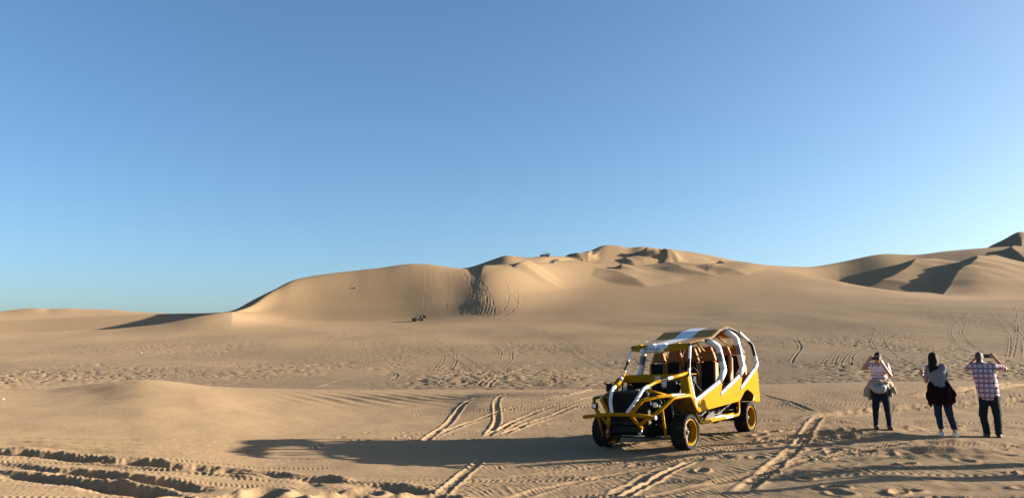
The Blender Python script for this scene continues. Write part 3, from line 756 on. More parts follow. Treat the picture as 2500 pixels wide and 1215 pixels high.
# ------------------------------------------------------------------ the yellow buggy
def make_wheel(parent, x, y, outer, steer=0.0, name='wheel'):
    """outer = +1 when the outer face looks to +y"""
    w = empty(name, (x, y, 0.355), parent=parent, rotz=steer)
    R, hw = 0.355, 0.16
    m = MB(); n = 96
    prof = [(0.252, -hw * .80), (0.285, -hw * .98), (0.325, -hw), (0.343, -hw * .93), (R, -hw * .78), (R, -hw * .42), (R, -hw * .36), (R, -hw * .03), (R, hw * .03), (R, hw * .36), (R, hw * .42), (R, hw * .78),
            (0.343, hw * .93), (0.325, hw), (0.285, hw * .98), (0.252, hw * .80)]
    V = []; k = len(prof)
    for a in range(n):
        A = 2 * math.pi * a / n
        for i, (r, h) in enumerate(prof):
            if 3 <= i <= 12:                         # tread blocks and shoulder lugs
                ph = (a + (2 if i in (5, 6, 9, 10) else 0)) % 4
                if ph == 3: r -= .013
                if i in (6, 7, 8, 9) and (a + i) % 8 == 0: r -= .006
                if i in (3, 12) and a % 4 < 2: h *= 1.05
            V.append((r * math.cos(A), h, r * math.sin(A)))
    F = [(a * k + i, ((a + 1) % n) * k + i, ((a + 1) % n) * k + i + 1, a * k + i + 1) for a in range(n) for i in range(k - 1)]
    m.add(V, F, M['rubber'], False)
    m.lathe([(0.252, hw * .80 * outer), (0.24, 0.0), (0.252, -hw * .80 * outer)], M['rubber'], 48)
    # raised band and pale scuffed lettering blocks on the sidewall
    for a0 in (.5, 2.2, 3.9, 5.4):
        for j in range(5):
            a = a0 + j * .085
            c = (0.302 * math.cos(a), outer * (hw * .995 + .003), 0.302 * math.sin(a))
            Rm = Matrix.Rotation(-a, 3, 'Y')
            m.box(c, (.026, .004, .012), M['tyre_mark'], Rm)
    m.build('tyre', w)
    r = MB()
    o = outer
    r.lathe([(0.258, o * hw * .86), (0.246, o * hw * .90), (0.236, o * hw * .84), (0.222, o * hw * .60), (0.214, o * hw * .2), (0.212, o * hw * .14), (0.205, o * hw * .12), (0.255, -o * hw * .84), (0.258, -o * hw * .8)], M['yellow'], 48)
    r.lathe([(0.2085, o * hw * .13), (0.16, o * hw * .02), (0.10, o * hw * .1), (0.001, o * hw * .1)], M['rimdark'], 40)
    r.build('rim', w)
    h = MB()
    h.lathe([(0.060, o * hw * .08), (0.055, o * hw * .2), (0.04, o * hw * .26), (0.030, o * hw * .5), (0.001, o * hw * .52)], M['hubmetal'], 24)
    for j in range(5):
        a = 2 * math.pi * j / 5
        h.lathe([(0.011, o * hw * .05), (0.011, o * hw * .24), (0.001, o * hw * .24)], M['hubmetal'], 6, c=(.09 * math.cos(a), 0, .09 * math.sin(a)))
    h.build('hub', w)
    return w
M['hubmetal'] = material('dusty hub', (.10, .09, .075), .6, metal=.5, noise=.4, nscale=30)
M['tyre_mark'] = material('worn white tyre marking', (0.10, 0.097, 0.09), 0.7, noise=.5, nscale=80)
M['rimdark'] = material('dusty black rim centre', (0.02, 0.018, 0.015), 0.6, noise=.4, nscale=20)
M['panel_in'] = material('yellow paint in the wheel arch', (0.30, 0.15, 0.012), 0.5, second=(0.05, 0.03, 0.015), dscale=5, damount=.5)

def sheet(mb, pts, m, th=.012, flip=False):
    P = [np.array(p, float) for p in pts]
    nrm = np.cross(P[1] - P[0], P[2] - P[0]); nrm /= np.linalg.norm(nrm)
    k = len(P); V = [p + nrm * th / 2 for p in P] + [p - nrm * th / 2 for p in P]
    F = [tuple(range(k)), tuple(reversed(range(k, 2 * k)))] + [(i, k + i, k + (i + 1) % k, (i + 1) % k) for i in range(k)]
    mb.add(V, F, m); return mb
def mir(pts): return [(p[0], -p[1], p[2]) for p in pts]
def both(fn):
    for s in (1, -1): fn(s)
def sy(pts, s): return pts if s > 0 else mir(pts)

def make_buggy():
    root = empty('dune_buggy', label='yellow and white open tube-frame dune buggy parked on the sand, engine uncovered, wide black tyres', cat='buggy')
    YL, WH, BK = M['yellow'], M['white'], M['black']
    # wheels
    make_wheel(root, 0.0, 1.05 - .16, 1, math.radians(-2)); make_wheel(root, 0.0, -1.08 + .16, -1, math.radians(-4))
    make_wheel(root, -3.19, 1.05 - .16, 1); make_wheel(root, -3.19, -1.05 + .16, -1)
    # side panels
    poly = [(-.33, .71), (-.24, .93), (-1.59, 1.245), (-1.69, 1.21), (-1.545, .985), (-2.69, 1.31), (-2.83, 1.285), (-2.665, 1.02), (-3.80, 1.47), (-3.80, .68), (-3.68, .67), (-3.34, .72), (-3.45, .82), (-3.36, .90), (-3.09, 1.0), (-2.92, .97), (-2.57, .775)]
    def side(s):
        y0, y1 = (1.01, 1.045) if s > 0 else (-1.045, -1.01)
        m = MB().prism(poly, y0, y1, YL)
        p = m.build('side_panel', root, bevel=.006)
        t = MB()
        for a, b in (((-.235, .955), (-1.60, 1.285)), ((-1.545, 1.015), (-2.70, 1.345)), ((-2.665, 1.055), (-3.80, 1.515))):
            d = np.array(b) - np.array(a); L = np.linalg.norm(d); d /= L; n = np.array([d[1], -d[0]]); n = n if n[1] > 0 else -n
            q = [np.array(a) - n * .035, np.array(b) - n * .035, np.array(b) + n * .035, np.array(a) + n * .020]
            t.prism([tuple(v) for v in q], y0 + s * .012 - (.02 if s > 0 else .02) * 0, y1 + s * .022, WH)
            q = [np.array(a) - n * .068, np.array(b) - n * .064, np.array(b) - n * .037, np.array(a) - n * .037]
            t.prism([tuple(v) for v in q], y0 + s * .006, y1 + s * .006, BK)
        t.build('side_trim', p, bevel=.004)
        # inner wall of the tub and the wheel housing behind
        i = MB().prism([(-.40, .72), (-.40, .92), (-1.58, 1.2), (-1.60, .95), (-2.70, 1.27), (-2.72, 1.0), (-3.74, 1.4), (-3.74, .75), (-3.6, 1.02), (-2.8, 1.02), (-2.5, .78)], s * .97, s * .985, M['blackvinyl'])
        i.build('inner_panel', root)
        l = MB()
        sheet(l, [(-2.52, s * .60, .45), (-2.52, s * .60, 1.1), (-3.74, s * .60, 1.1), (-3.74, s * .60, .45)], M['radiator'])
        sheet(l, [(-2.45, s * .60, .60), (-2.45, s * 1.0, .60), (-2.75, s * 1.0, 1.02), (-2.75, s * .60, 1.02)], M['radiator'])
        sheet(l, [(-2.75, s * .60, 1.03), (-2.75, s * 1.0, 1.03), (-3.5, s * 1.0, 1.03), (-3.5, s * .60, 1.03)], M['radiator'])
        l.build('wheel_housing', root)
        # front fender panel and the cowl cheek
        f = MB()
        sheet(f, [(-.10, s * .52, 1.05), (-.10, s * 1.02, 1.05), (-.33, s * 1.04, .72), (-.40, s * .52, .66)], M['panel_in'])
        sheet(f, [(.42, s * .62, 1.065), (.42, s * .90, 1.065), (-.10, s * 1.02, 1.05), (-.10, s * .55, 1.05)], M['panel_in'])
        f.build('fender', root)
        c = MB()
        sheet(c, [(-.63, s * .80, 1.47), (-.27, s * 1.03, .97), (-.12, s * 1.02, 1.05), (-.42, s * .84, 1.42)], YL, .02)
        sheet(c, [(-.42, s * .84, 1.42), (-.12, s * 1.02, 1.05), (-.16, s * .80, 1.04), (-.44, s * .66, 1.40)], YL, .02)
        c.build('cowl_cheek', root, bevel=.004)
    both(side)
    # rear wall
    r = MB(); sheet(r, [(-3.80, -1.04, .68), (-3.80, 1.04, .68), (-3.82, 1.04, 1.36), (-3.82, -1.04, 1.36)], YL, .03)
    r.build('rear_panel', root, bevel=.005)
    MB().box((-3.86, 1.0, 1.18), (.07, .07, .05), M['radiator']).build('tail_lamp', root, bevel=.006)
    MB().box((-3.86, -1.0, 1.18), (.07, .07, .05), M['radiator']).build('tail_lamp', root, bevel=.006)
    # floor, sills and frame
    f = MB().box((-2.05, 0, .60), (3.4, 1.7, .05), M['radiator'])
    for s in (1, -1):
        f.box((-1.6, s * .62, .52), (4.2, .07, .10), M['radiator'])
        for k in range(4): f.tube([(-.5 - k * .5, s * .98, .68), (-.75 - k * .5, s * .75, .50)], .022, M['radiator'], 8)
        sheet(f, [(-.75, s * .96, .50), (-1.35, s * .96, .52), (-1.25, s * .96, .66), (-.95, s * .96, .60)], M['grime'], .03)
        f.tube([(-.42, s * .93, .52), (-.95, s * .93, .68), (-1.5, s * .93, .56), (-2.3, s * .93, .74)], .02, M['grime'], 8)
    f.box((-.1, 0, .46), (1.6, .7, .12), M['radiator'])
    f.build('chassis', root, bevel=.004)
    # front and rear axles
    for x in (0, -3.19):
        a = MB().tube([(x, -.80, .34), (x, .80, .34)], .05, M['grime'], 12)
        a.sphere((x, .12, .35), (.15, .16, .15), M['grime'], 8)
        a.tube([(x + .16, -.75, .30), (x + .16, .75, .31)], .018, M['grime'], 8)
        a.tube([(x + .22, -.7, .42), (x + .22, .7, .42)], .035, M['radiator'], 10)
        for s in (1, -1):
            a.tube([(x, s * .76, .36), (x - .55, s * .55, .46)], .03, M['grime'], 8)
            a.lathe([(.12, -.03), (.12, .03), (.02, .03)], M['grime'], 20, c=(x, s * .70, .355))
        a.build('axle', root)
    MB().box((.12, -.02, .24), (.9, .9, .03), M['radiator'], Matrix.Rotation(math.radians(-7), 3, 'Y')).build('skid_plate', root, bevel=.006)
    for s in (1, -1):
        for x in (.06, -3.05):
            h = MB().tube([(x, s * .70, .42), (x - .04, s * .66, .98)], .024, M['steel'], 10)
            P = [(x + .05 * math.cos(t) - .02, s * .69 + .05 * math.sin(t), .56 + .30 * t / 44) for t in np.arange(0, 44, .5)]
            h.tube(P, .009, M['radiator'], 6, bend=.001)
            h.build('shock_absorber', root)
    # radiator and engine
    r = MB().box((.55, 0, .88), (.10, .84, .60), M['radiator'])
    r.box((.55, 0, 1.19), (.13, .86, .05), M['grime']).box((.55, 0, .57), (.13, .86, .05), M['grime'])
    for k in range(21): r.box((.603, -.40 + k * .04, .88), (.012, .006, .56), M['grime'])
    r.lathe([(.03, 1.21), (.035, 1.25), (.001, 1.25)], M['steel'], 12, c=(.55, .2, 0), axis='z')
    r.build('radiator', root, bevel=.004)
    e = MB().box((-.02, 0, .80), (.72, .46, .44), M['grime']).box((-.02, 0, 1.07), (.60, .30, .12), M['radiator']).box((.05, .02, 1.16), (.30, .26, .08), M['grime'])
    for k in range(4): e.tube([(-.22 + k * .15, .24, 1.05), (-.22 + k * .15, .36, .98), (-.22 + k * .15, .40, .75)], .024, M['grime'], 8)
    e.lathe([(.11, -.02), (.11, .02), (.02, .03)], M['steel'], 24, c=(.40, .05, .92), axis='x')
    e.sphere((-.30, -.12, 1.16), (.13, .13, .09), M['radiator'], 8)
    eo = e.build('engine', root, bevel=.008)
    h = MB()
    q = random.Random(3)
    for k in range(20):
        a = np.array([q.uniform(-.45, .45), q.uniform(-.42, .62), q.uniform(.95, 1.22)]); b = a + np.array([q.uniform(-.35, .35), q.uniform(-.35, .45), q.uniform(-.35, .15)])
        h.tube([a, (a + b) / 2 + np.array([0, 0, q.uniform(.03, .15)]), b], q.choice([.006, .009, .014]), q.choice([M['radiator'], M['radiator'], M['grime'], M['steel']]), 6)
    h.tube([(.50, .36, 1.15), (.40, .48, 1.10), (.36, .50, .85), (.45, .46, .62)], .022, M['radiator'], 8)
    h.tube([(.50, .30, 1.20), (.30, .36, 1.25), (.05, .2, 1.2)], .026, M['radiator'], 8)
    h.build('hose', eo)
    MB().box((-.46, .46, 1.17), (.22, .30, .30), M['radiator']).box((-.46, .46, 1.33), (.2, .28, .02), M['grime']).build('battery', root, bevel=.012)
    MB().lathe([(.001, 1.22), (.055, 1.22), (.06, 1.34), (.03, 1.37), (.001, 1.38)], M['white_plastic'], 16, c=(-.36, .33, 0), axis='z').build('reservoir', root)
    MB().sphere((-.50, .72, 1.22), (.10, .10, .10), M['grime'], 8).tube([(-.5, .72, 1.25), (-.38, .80, 1.33), (-.30, .78, 1.1)], .012, M['steel'], 6).build('air_filter', root)
    MB().box((.22, -.66, 1.27), (.17, .15, .16), M['radiator'], Matrix.Rotation(.5, 3, 'Z'), .8).box((.26, -.72, 1.36), (.08, .05, .06), M['radiator']).build('air_intake', root, bevel=.015)
    MB().box((.45, .55, .92), (.10, .13, .10), M['radiator']).lathe([(.05, .0), (.055, .05), (.001, .055)], M['glass_lamp'], 16, c=(.49, .55, .93), axis='x').build('headlight', root, bevel=.008)
    MB().box((.74, -.72, .93), (.06, .12, .12), M['radiator']).box((.775, -.72, .93), (.012, .085, .085), M['glass_lamp']).build('headlight', root, bevel=.006)
    # cowl
    d = MB(); sheet(d, [(-.60, -.77, 1.32), (-.60, .80, 1.32), (-.64, .78, 1.475), (-.64, -.77, 1.475)], YL, .02)
    sheet(d, [(-.64, -.77, 1.478), (-.64, .78, 1.478), (-.95, .80, 1.46), (-.95, -.80, 1.46)], YL, .02)
    do = d.build('cowl', root, bevel=.004)
    MB().box((-.606, .05, 1.39), (.006, .13, .12), M['sticker'], Matrix.Rotation(math.radians(-13), 3, 'Y')).build('sticker', do)
    MB().box((-.78, 0, 1.02), (.03, 1.6, .72), M['radiator']).build('firewall', root)
    MB().box((-.86, 0, 1.33), (.14, 1.6, .18), M['blackvinyl']).build('dashboard', root, bevel=.02)
    # steering wheel
    Rm = Matrix.Rotation(math.radians(-62), 3, 'Y')
    ring = [np.array(Rm @ Vector((.19 * math.cos(a), .19 * math.sin(a), 0))) + np.array((-1.22, .52, 1.46)) for a in np.linspace(0, 2 * math.pi, 33)]
    sw = MB().tube(ring, .016, M['radiator'], 8, bend=.001)
    for a in (.5, 2.6, 4.7): sw.tube([np.array((-1.22, .52, 1.46)), np.array(Rm @ Vector((.19 * math.cos(a), .19 * math.sin(a), 0))) + np.array((-1.22, .52, 1.46))], .012, M['steel'], 6)
    sw.tube([(-1.22, .52, 1.46), (-.86, .52, 1.28)], .02, M['radiator'], 8)
    sw.build('steering_wheel', root)
    # seats
    def seat(x, y, z, w=.40):
        b = MB()
        b.prism([(-w / 2 + .045, 0), (w / 2 - .045, 0), (w / 2 - .045, .68), (-w / 2 + .045, .68)], -.05, .06, M['blackvinyl'], 'x')
        for s in (1, -1):
            b.prism([(s * (w / 2 - .05), -.02), (s * w / 2, -.02), (s * w / 2, .66), (s * (w / 2 - .05), .70)], -.06, .10, M['tan'], 'x')
        b.box((.26, 0, .0), (.48, w - .03, .13), M['blackvinyl']).box((.48, 0, -.03), (.06, w, .16), M['tan'])
        b.box((-.065, 0, .34), (.02, w - .02, .66), M['tan'])
        so = b.build('seat', root, bevel=.018); so.location = (x, y, z); so.rotation_euler = (0, math.radians(-8), 0)
        h = MB().prism([(-w * .48, .705), (w * .48, .705), (w * .30, .935), (-w * .30, .935)], -.045, .055, M['tan'], 'x')
        h.build('headrest', so, bevel=.03)
    for y in (-.62, -.21, .21, .62): seat(-1.93, y, 1.0)
    for y in (-.62, -.21, .21, .62): seat(-2.78, y, 1.09)
    for y in (-.55, .0, .55): seat(-3.62, y, 1.10, .54)
    # screen pillars
    def pillar(s):
        bands = [(0, .07, BK), (.07, .52, WH), (.52, .86, BK), (.86, 1, WH)]
        MB().tube(sy([(-.95, .70, 2.09), (-.63, .78, 1.50)], s), .030, WH, 12, bands=bands).build('screen_pillar', root)
        MB().tube(sy([(-.62, .785, 1.52), (-.45, .90, 1.25), (-.25, 1.04, .96), (-.31, 1.05, .72)], s), .026, WH, 10).build('cowl_tube', root)
    both(pillar)
    # roll bars
    def bars(s):
        b1 = [(0, .36, WH), (.36, .53, M['sheen_band']), (.53, 1, WH)]
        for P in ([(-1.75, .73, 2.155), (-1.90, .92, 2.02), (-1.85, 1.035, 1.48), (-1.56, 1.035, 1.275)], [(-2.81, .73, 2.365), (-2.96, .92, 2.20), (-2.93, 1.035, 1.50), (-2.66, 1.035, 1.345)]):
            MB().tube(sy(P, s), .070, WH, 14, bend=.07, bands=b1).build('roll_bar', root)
        b2 = [(0, .02, BK), (.02, .27, WH), (.27, .62, BK), (.62, 1, WH)]
        MB().tube(sy([(-3.70, .70, 2.33), (-3.97, .90, 2.02), (-3.84, 1.035, 1.54), (-3.60, 1.035, 1.45)], s), .042, WH, 12, bend=.06, bands=b2).build('roll_bar', root)
        MB().tube(sy([(-3.62, .62, 2.31), (-3.72, .66, 1.45)], s), .03, YL, 10).build('rear_strut', root)
        MB().tube(sy([(-1.78, .45, 2.15), (-2.35, .55, 1.72)], s), .022, YL, 8).build('roof_brace', root)
        MB().tube(sy([(-3.04, .2, 2.40), (-3.70, .60, 1.9)], s), .022, YL, 8).build('roof_brace', root)
    both(bars)
    # roof
    st = [(-.95, 2.11), (-2.09, 2.235), (-2.54, 2.395), (-3.04, 2.465), (-3.50, 2.39), (-3.92, 2.21)]
    rf = MB()
    for (xa, za), (xb, zb) in zip(st[:-1], st[1:]):
        for ya, yb, mm in ((-.70, -.22, YL), (-.22, .22, WH), (.22, .70, YL)):
            sheet(rf, [(xa, ya, za), (xb, ya, zb), (xb, yb, zb), (xa, yb, za)][::-1], mm, .016)
    ro = rf.build('roof', root)
    v = MB()
    ys = np.linspace(-.70, .70, 15)
    bx = lambda y: -.93 + .15 * (1 - (y / .7) ** 2); bz = lambda y: 2.055 - .045 * (1 - (y / .7) ** 2)
    for ya, yb in zip(ys[:-1], ys[1:]):
        mm = WH if -.32 < (ya + yb) / 2 < .24 else YL
        sheet(v, [(-.95, ya, 2.108), (-.95, yb, 2.108), (bx(yb), yb, bz(yb)), (bx(ya), ya, bz(ya))], mm, .012)
    for y in (-.46, -.14, .14, .46): v.box((-.93, y, 2.13), (.13, .03, .02), WH if abs(y) < .3 else YL)
    v.build('visor', ro)
    bar = [(bx(y), y, bz(y) - .02) for y in ys]
    MB().tube(bar, .036, YL, 12, bend=.01, bands=[(.20, .62, WH)]).build('visor_bar', ro)
    # dark green name plate
    y0, y1 = -.33, .07; ym = (y0 + y1) / 2
    pl = MB(); sheet(pl, [(bx(y0) + .040, y0, bz(y0) - .070), (bx(y1) + .040, y1, bz(y1) - .070), (bx(y1) + .040, y1, bz(y1) + .030), (bx(y0) + .040, y0, bz(y0) + .030)], M['teal'], .006)
    plo = pl.build('sign_plate', root)
    fc = bpy.data.curves.new('lettering', 'FONT'); fc.body = 'TAKATA'; fc.size = .105; fc.align_x = 'CENTER'; fc.align_y = 'CENTER'; fc.extrude = .002; fc.offset = .002
    fo = bpy.data.objects.new('lettering_source', fc); COL.objects.link(fo)
    bpy.context.view_layer.update()
    me = bpy.data.meshes.new_from_object(fo.evaluated_get(bpy.context.evaluated_depsgraph_get()))
    bpy.data.objects.remove(fo)
    lo = bpy.data.objects.new('lettering', me); COL.objects.link(lo); me.materials.clear(); me.materials.append(M['letter'])
    lo.parent = plo
    tilt = math.atan2(bx(y1) - bx(y0), y1 - y0)
    lo.matrix_local = Matrix.Translation((bx(ym) + .048, ym, bz(ym) - .022)) @ Matrix(((0, 0, 1, 0), (1, 0, 0, 0), (0, 1, 0, 0), (0, 0, 0, 1))) @ Matrix.Rotation(-tilt * .0, 4, 'Y')
    for s in (1, -1):
        MB().tube([(x, s * .705, z - .025) for x, z in st], .024, BK, 10, bend=.05).build('roof_rail', root)
    for x, z, y in ((-1.75, 2.155, .74), (-2.81, 2.385, .74), (-3.70, 2.28, .70), (-.95, 2.075, .70)):
        MB().tube([(x, -y, z), (x, y, z)], .024, YL, 10).build('roof_crossbar', root)
    # front tubework
    def nose(s):
        MB().tube(sy([(-.63, .775, 1.50), (-.20, .60, 1.43), (.19, .42, 1.36), (.62, .36, 1.25), (.84, .29, 1.02), (1.0, .17, .80)], s), .036, YL, 12, bend=.09,
                  bands=[(.235, .30, WH), (.30, .40, BK), (.60, 1, WH)]).build('hood_tube', root)
        MB().tube(sy([(.99, .25, .78), (.87, .47, 1.05), (.55, .66, 1.09), (.2, .80, 1.09), (-.13, 1.0, 1.07)], s), .036, YL, 12, bend=.06, bands=[(.70, .92, WH)]).build('front_rail', root)
        MB().tube(sy([(.86, .35, .56), (.68, .74, .84), (.46, .92, 1.06), (-.08, 1.025, 1.07), (-.33, 1.045, .71)], s), .036, YL, 12, bend=.08).build('front_rail', root)
        MB().tube(sy([(.60, .36, 1.24), (.34, .73, 1.10)], s), .028, YL, 10).build('front_brace', root)
        MB().tube(sy([(1.0, .25, .76), (.82, .38, .49)], s), .036, YL, 12).build('front_brace', root)
        MB().tube(sy([(.64, .76, .84), (.50, .72, .30)], s), .026, YL, 10).build('front_brace', root)
        MB().tube(sy([(.82, .38, .49), (.85, .38, .42), (.90, .36, .39), (.93, .36, .43)], s), .014, M['steel'], 8, bend=.03).build('tow_hook', root)
        MB().tube(sy([(-.26, 1.03, .70), (-.39, 1.06, .49), (-2.40, 1.06, .49), (-2.52, 1.03, .77)], s), .034, YL, 12, bend=.10, bands=[(.58, .74, WH)]).tube(sy([(-.45, .97, .515), (-2.35, .97, .515)], s), .026, YL, 10, bands=[(.45, .72, WH)]).build('side_step', root)
        MB().tube(sy([(-.85, 1.0, 1.0), (-.62, .8, 1.40)], s), .018, M['radiator'], 8).build('door_strap', root)
    both(nose)
    b = MB().tube([(1.06, .81, .73), (1.0, .25, .78), (1.0, -.25, .78), (1.06, -.81, .73)], .038, YL, 14, bend=.05)
    for y in (-.17, -.06, .06): b.sphere((1.036, y, .785), .008, BK, 4)
    bo = b.build('bumper', root)
    MB().lathe([(.001, .0), (.042, .0), (.042, .02), (.001, .022)], WH, 16, c=(1.062, .812, .73), axis='y').build('end_cap', bo)
    return root
M['white_plastic'] = material('white plastic', (.6, .58, .54), .5, noise=.2)
M['letter'] = material('pale lettering', (.62, .70, .66), .5)
buggy = make_buggy()
def place_buggy():
    f0 = 1900.0
    hd = math.radians(-128.0)
    R = Matrix.Rotation(hd, 3, 'Z') @ Matrix.Rotation(math.radians(1.3), 3, 'Y') @ Matrix.Rotation(math.radians(2.5), 3, 'X')
    o = Vector((2.782, 16.486, -.102))
    buggy.location = o; buggy.rotation_euler = R.to_euler()
    return o, R
BO, BR = place_buggy()
# ------------------------------------------------------------------ people: one continuous skin each, grown from a distance field
class Field:
    def __init__(s, lo, hi, h):
        s.h = h; s.lo = np.array(lo, np.float32); n = np.ceil((np.array(hi) - lo) / h).astype(int) + 1
        s.ax = [s.lo[i] + h * np.arange(n[i], dtype=np.float32) for i in range(3)]
        s.d = np.full(n, 0.5, np.float32)
    def sub(s, lo, hi):
        return tuple(slice(max(0, int((lo[i] - s.lo[i]) / s.h)), max(0, int((hi[i] - s.lo[i]) / s.h) + 2)) for i in range(3))
    def grid(s, sl): return np.meshgrid(s.ax[0][sl[0]], s.ax[1][sl[1]], s.ax[2][sl[2]], indexing='ij')
    def blend(s, sl, d, k):
        o = s.d[sl]
        h = np.clip(.5 + .5 * (o - d) / k, 0, 1)
        s.d[sl] = o * (1 - h) + d * h - k * h * (1 - h)
    def cone(s, a, b, ra, rb, k=.02, sy=1.0, sx=1.0, grow=0.0):
        a = np.array(a, float); b = np.array(b, float); R = max(ra, rb) + grow + .07
        m = np.array([R * max(1, sx), R * max(1, sy), R]); sl = s.sub(np.minimum(a, b) - m, np.maximum(a, b) + m)
        if any(q.stop <= q.start for q in sl): return s
        x, y, z = s.grid(sl); sc = np.array([sx, sy, 1.0]); ab = (b - a) / sc; L = float(ab @ ab) + 1e-9
        px, py, pz = (x - a[0]) / sx, (y - a[1]) / sy, z - a[2]
        t = np.clip((px * ab[0] + py * ab[1] + pz * ab[2]) / L, 0, 1)
        d = (np.sqrt((px - t * ab[0]) ** 2 + (py - t * ab[1]) ** 2 + (pz - t * ab[2]) ** 2) - (ra + (rb - ra) * t)) * min(1, sx, sy) - grow
        s.blend(sl, d.astype(np.float32), k); return s
    def ball(s, c, r, k=.02, grow=0.0):
        r = np.array(r, float) * np.ones(3) + grow; c = np.array(c, float); sl = s.sub(c - r - .07, c + r + .07)
        if any(q.stop <= q.start for q in sl): return s
        x, y, z = s.grid(sl)
        q = np.sqrt(((x - c[0]) / r[0]) ** 2 + ((y - c[1]) / r[1]) ** 2 + ((z - c[2]) / r[2]) ** 2)
        s.blend(sl, ((q - 1) * r.min()).astype(np.float32), k); return s
    def cut(s, p, n):
        """keep the side the normal points away from"""
        n = np.array(n, float); n /= np.linalg.norm(n)
        x, y, z = np.meshgrid(*s.ax, indexing='ij')
        s.d = np.maximum(s.d, ((x - p[0]) * n[0] + (y - p[1]) * n[1] + (z - p[2]) * n[2]).astype(np.float32)); return s
    def folds(s, amp, f=(22, 17, 31), seed=0):
        x, y, z = np.meshgrid(*s.ax, indexing='ij')
        s.d += amp * (np.sin(x * f[0] + 2.2 * np.sin(z * 13 + seed) + seed) * np.sin(z * f[2] + 1.7 * np.sin(x * 15 + y * 9 + seed * 2)) + .6 * np.sin(y * f[1] + z * 27 + 3 * np.sin(x * 21))).astype(np.float32); return s
    def mesh(s, name, mat, parent=None):
        d = s.d; ins = d < 0; N = d.shape
        c = [np.arange(n - 1) for n in N]
        cnt = np.zeros([n - 1 for n in N], np.int8)
        for i in (0, 1):
            for j in (0, 1):
                for k in (0, 1): cnt += ins[i:N[0] - 1 + i, j:N[1] - 1 + j, k:N[2] - 1 + k]
        act = (cnt > 0) & (cnt < 8); I = np.argwhere(act); idx = np.full(act.shape, -1, np.int64); idx[act] = np.arange(len(I))
        acc = np.zeros((len(I), 3)); w = np.zeros(len(I))
        corners = [(i, j, k) for i in (0, 1) for j in (0, 1) for k in (0, 1)]
        D = {q: d[I[:, 0] + q[0], I[:, 1] + q[1], I[:, 2] + q[2]] for q in corners}
        for a in corners:
            for ax in range(3):
                if a[ax] == 0:
                    b = tuple(1 if q == ax else a[q] for q in range(3))
                    da, db = D[a], D[b]; m = (da < 0) != (db < 0)
                    t = np.where(m, da / np.where(m, da - db, 1), 0)
                    p = np.array(a, float)[None] + t[:, None] * (np.array(b) - np.array(a))[None]
                    acc[m] += p[m]; w[m] += 1
        V = s.lo + (I + acc / w[:, None]) * s.h
        F = []
        for ax in range(3):
            u, v = [q for q in range(3) if q != ax]
            A = ins; sl0 = [slice(None)] * 3; sl1 = [slice(None)] * 3; sl0[ax] = slice(0, -1); sl1[ax] = slice(1, None)
            a, b = A[tuple(sl0)], A[tuple(sl1)]
            E = np.argwhere(a != b); E = E[(E[:, u] > 0) & (E[:, v] > 0) & (E[:, u] < N[u] - 1) & (E[:, v] < N[v] - 1)]
            if len(E) == 0: continue
            fl = a[E[:, 0], E[:, 1], E[:, 2]]
            def at(du, dv):
                q = E.copy(); q[:, u] += du; q[:, v] += dv; return idx[q[:, 0], q[:, 1], q[:, 2]]
            Q = np.stack([at(-1, -1), at(0, -1), at(0, 0), at(-1, 0)], 1)
            if ax == 1: fl = ~fl
            Q[~fl] = Q[~fl][:, ::-1]; F.append(Q)
        F = np.concatenate(F); F = F[(F >= 0).all(1)]
        # a little relaxing
        for _ in range(2):
            S = np.zeros_like(V); n = np.zeros(len(V))
            for i in range(4):
                np.add.at(S, F[:, i], V[F[:, (i + 1) % 4]]); np.add.at(n, F[:, i], 1)
            V = V * .6 + .4 * S / np.maximum(n, 1)[:, None]
        me = bpy.data.meshes.new(name); me.from_pydata(V.tolist(), [], F.tolist()); me.polygons.foreach_set('use_smooth', np.ones(len(F), bool))
        me.materials.append(mat); me.update()
        o = bpy.data.objects.new(name, me); COL.objects.link(o)
        if parent: o.parent = parent
        return o

M['skin'] = material('tanned skin', (.36, .19, .115), .55, spec=.35, noise=.12, nscale=25)
M['skin_man'] = material('brown skin', (.30, .155, .09), .55, spec=.35, noise=.12, nscale=25)
M['hair'] = material('black hair', (.008, .007, .006), .6, spec=.12, noise=.5, nscale=60, bump=.4, bscale=150)
M['hair_grey'] = material('greying short hair', (.035, .033, .032), .7, noise=.6, nscale=90, bump=.4, bscale=160)
M['navy'] = material('dark navy trousers', (.012, .016, .028), .85, spec=.06, noise=.25, nscale=20, bump=.2, bscale=60)
M['denim'] = material('blue jeans', (.014, .026, .055), .85, spec=.06, noise=.3, nscale=25, bump=.2, bscale=80, second=(.03, .05, .085), dscale=7, damount=.35)
M['dark_denim'] = material('dark jeans', (.012, .018, .026), .85, spec=.06, noise=.3, nscale=25, bump=.2, bscale=80)
M['grey_tee'] = material('grey marl cotton', (.13, .15, .175), .9, spec=.08, noise=.12, nscale=60, bump=.2, bscale=70)
M['khaki'] = material('khaki cloth', (.27, .235, .17), .9, spec=.08, noise=.15, nscale=20, bump=.3, bscale=50)
M['maroon'] = material('dark maroon knit', (.011, .005, .006), .95, spec=.05, noise=.3, nscale=30, bump=.3, bscale=90)
M['grey_bag'] = material('grey nylon', (.24, .25, .27), .6, noise=.2, nscale=15, bump=.3, bscale=40)
M['shoe_dark'] = material('dark shoe', (.018, .018, .02), .6)
M['shoe_white'] = material('off-white canvas', (.62, .60, .56), .8, noise=.1)
M['phone'] = material('black phone', (.01, .01, .012), .2, spec=.6)
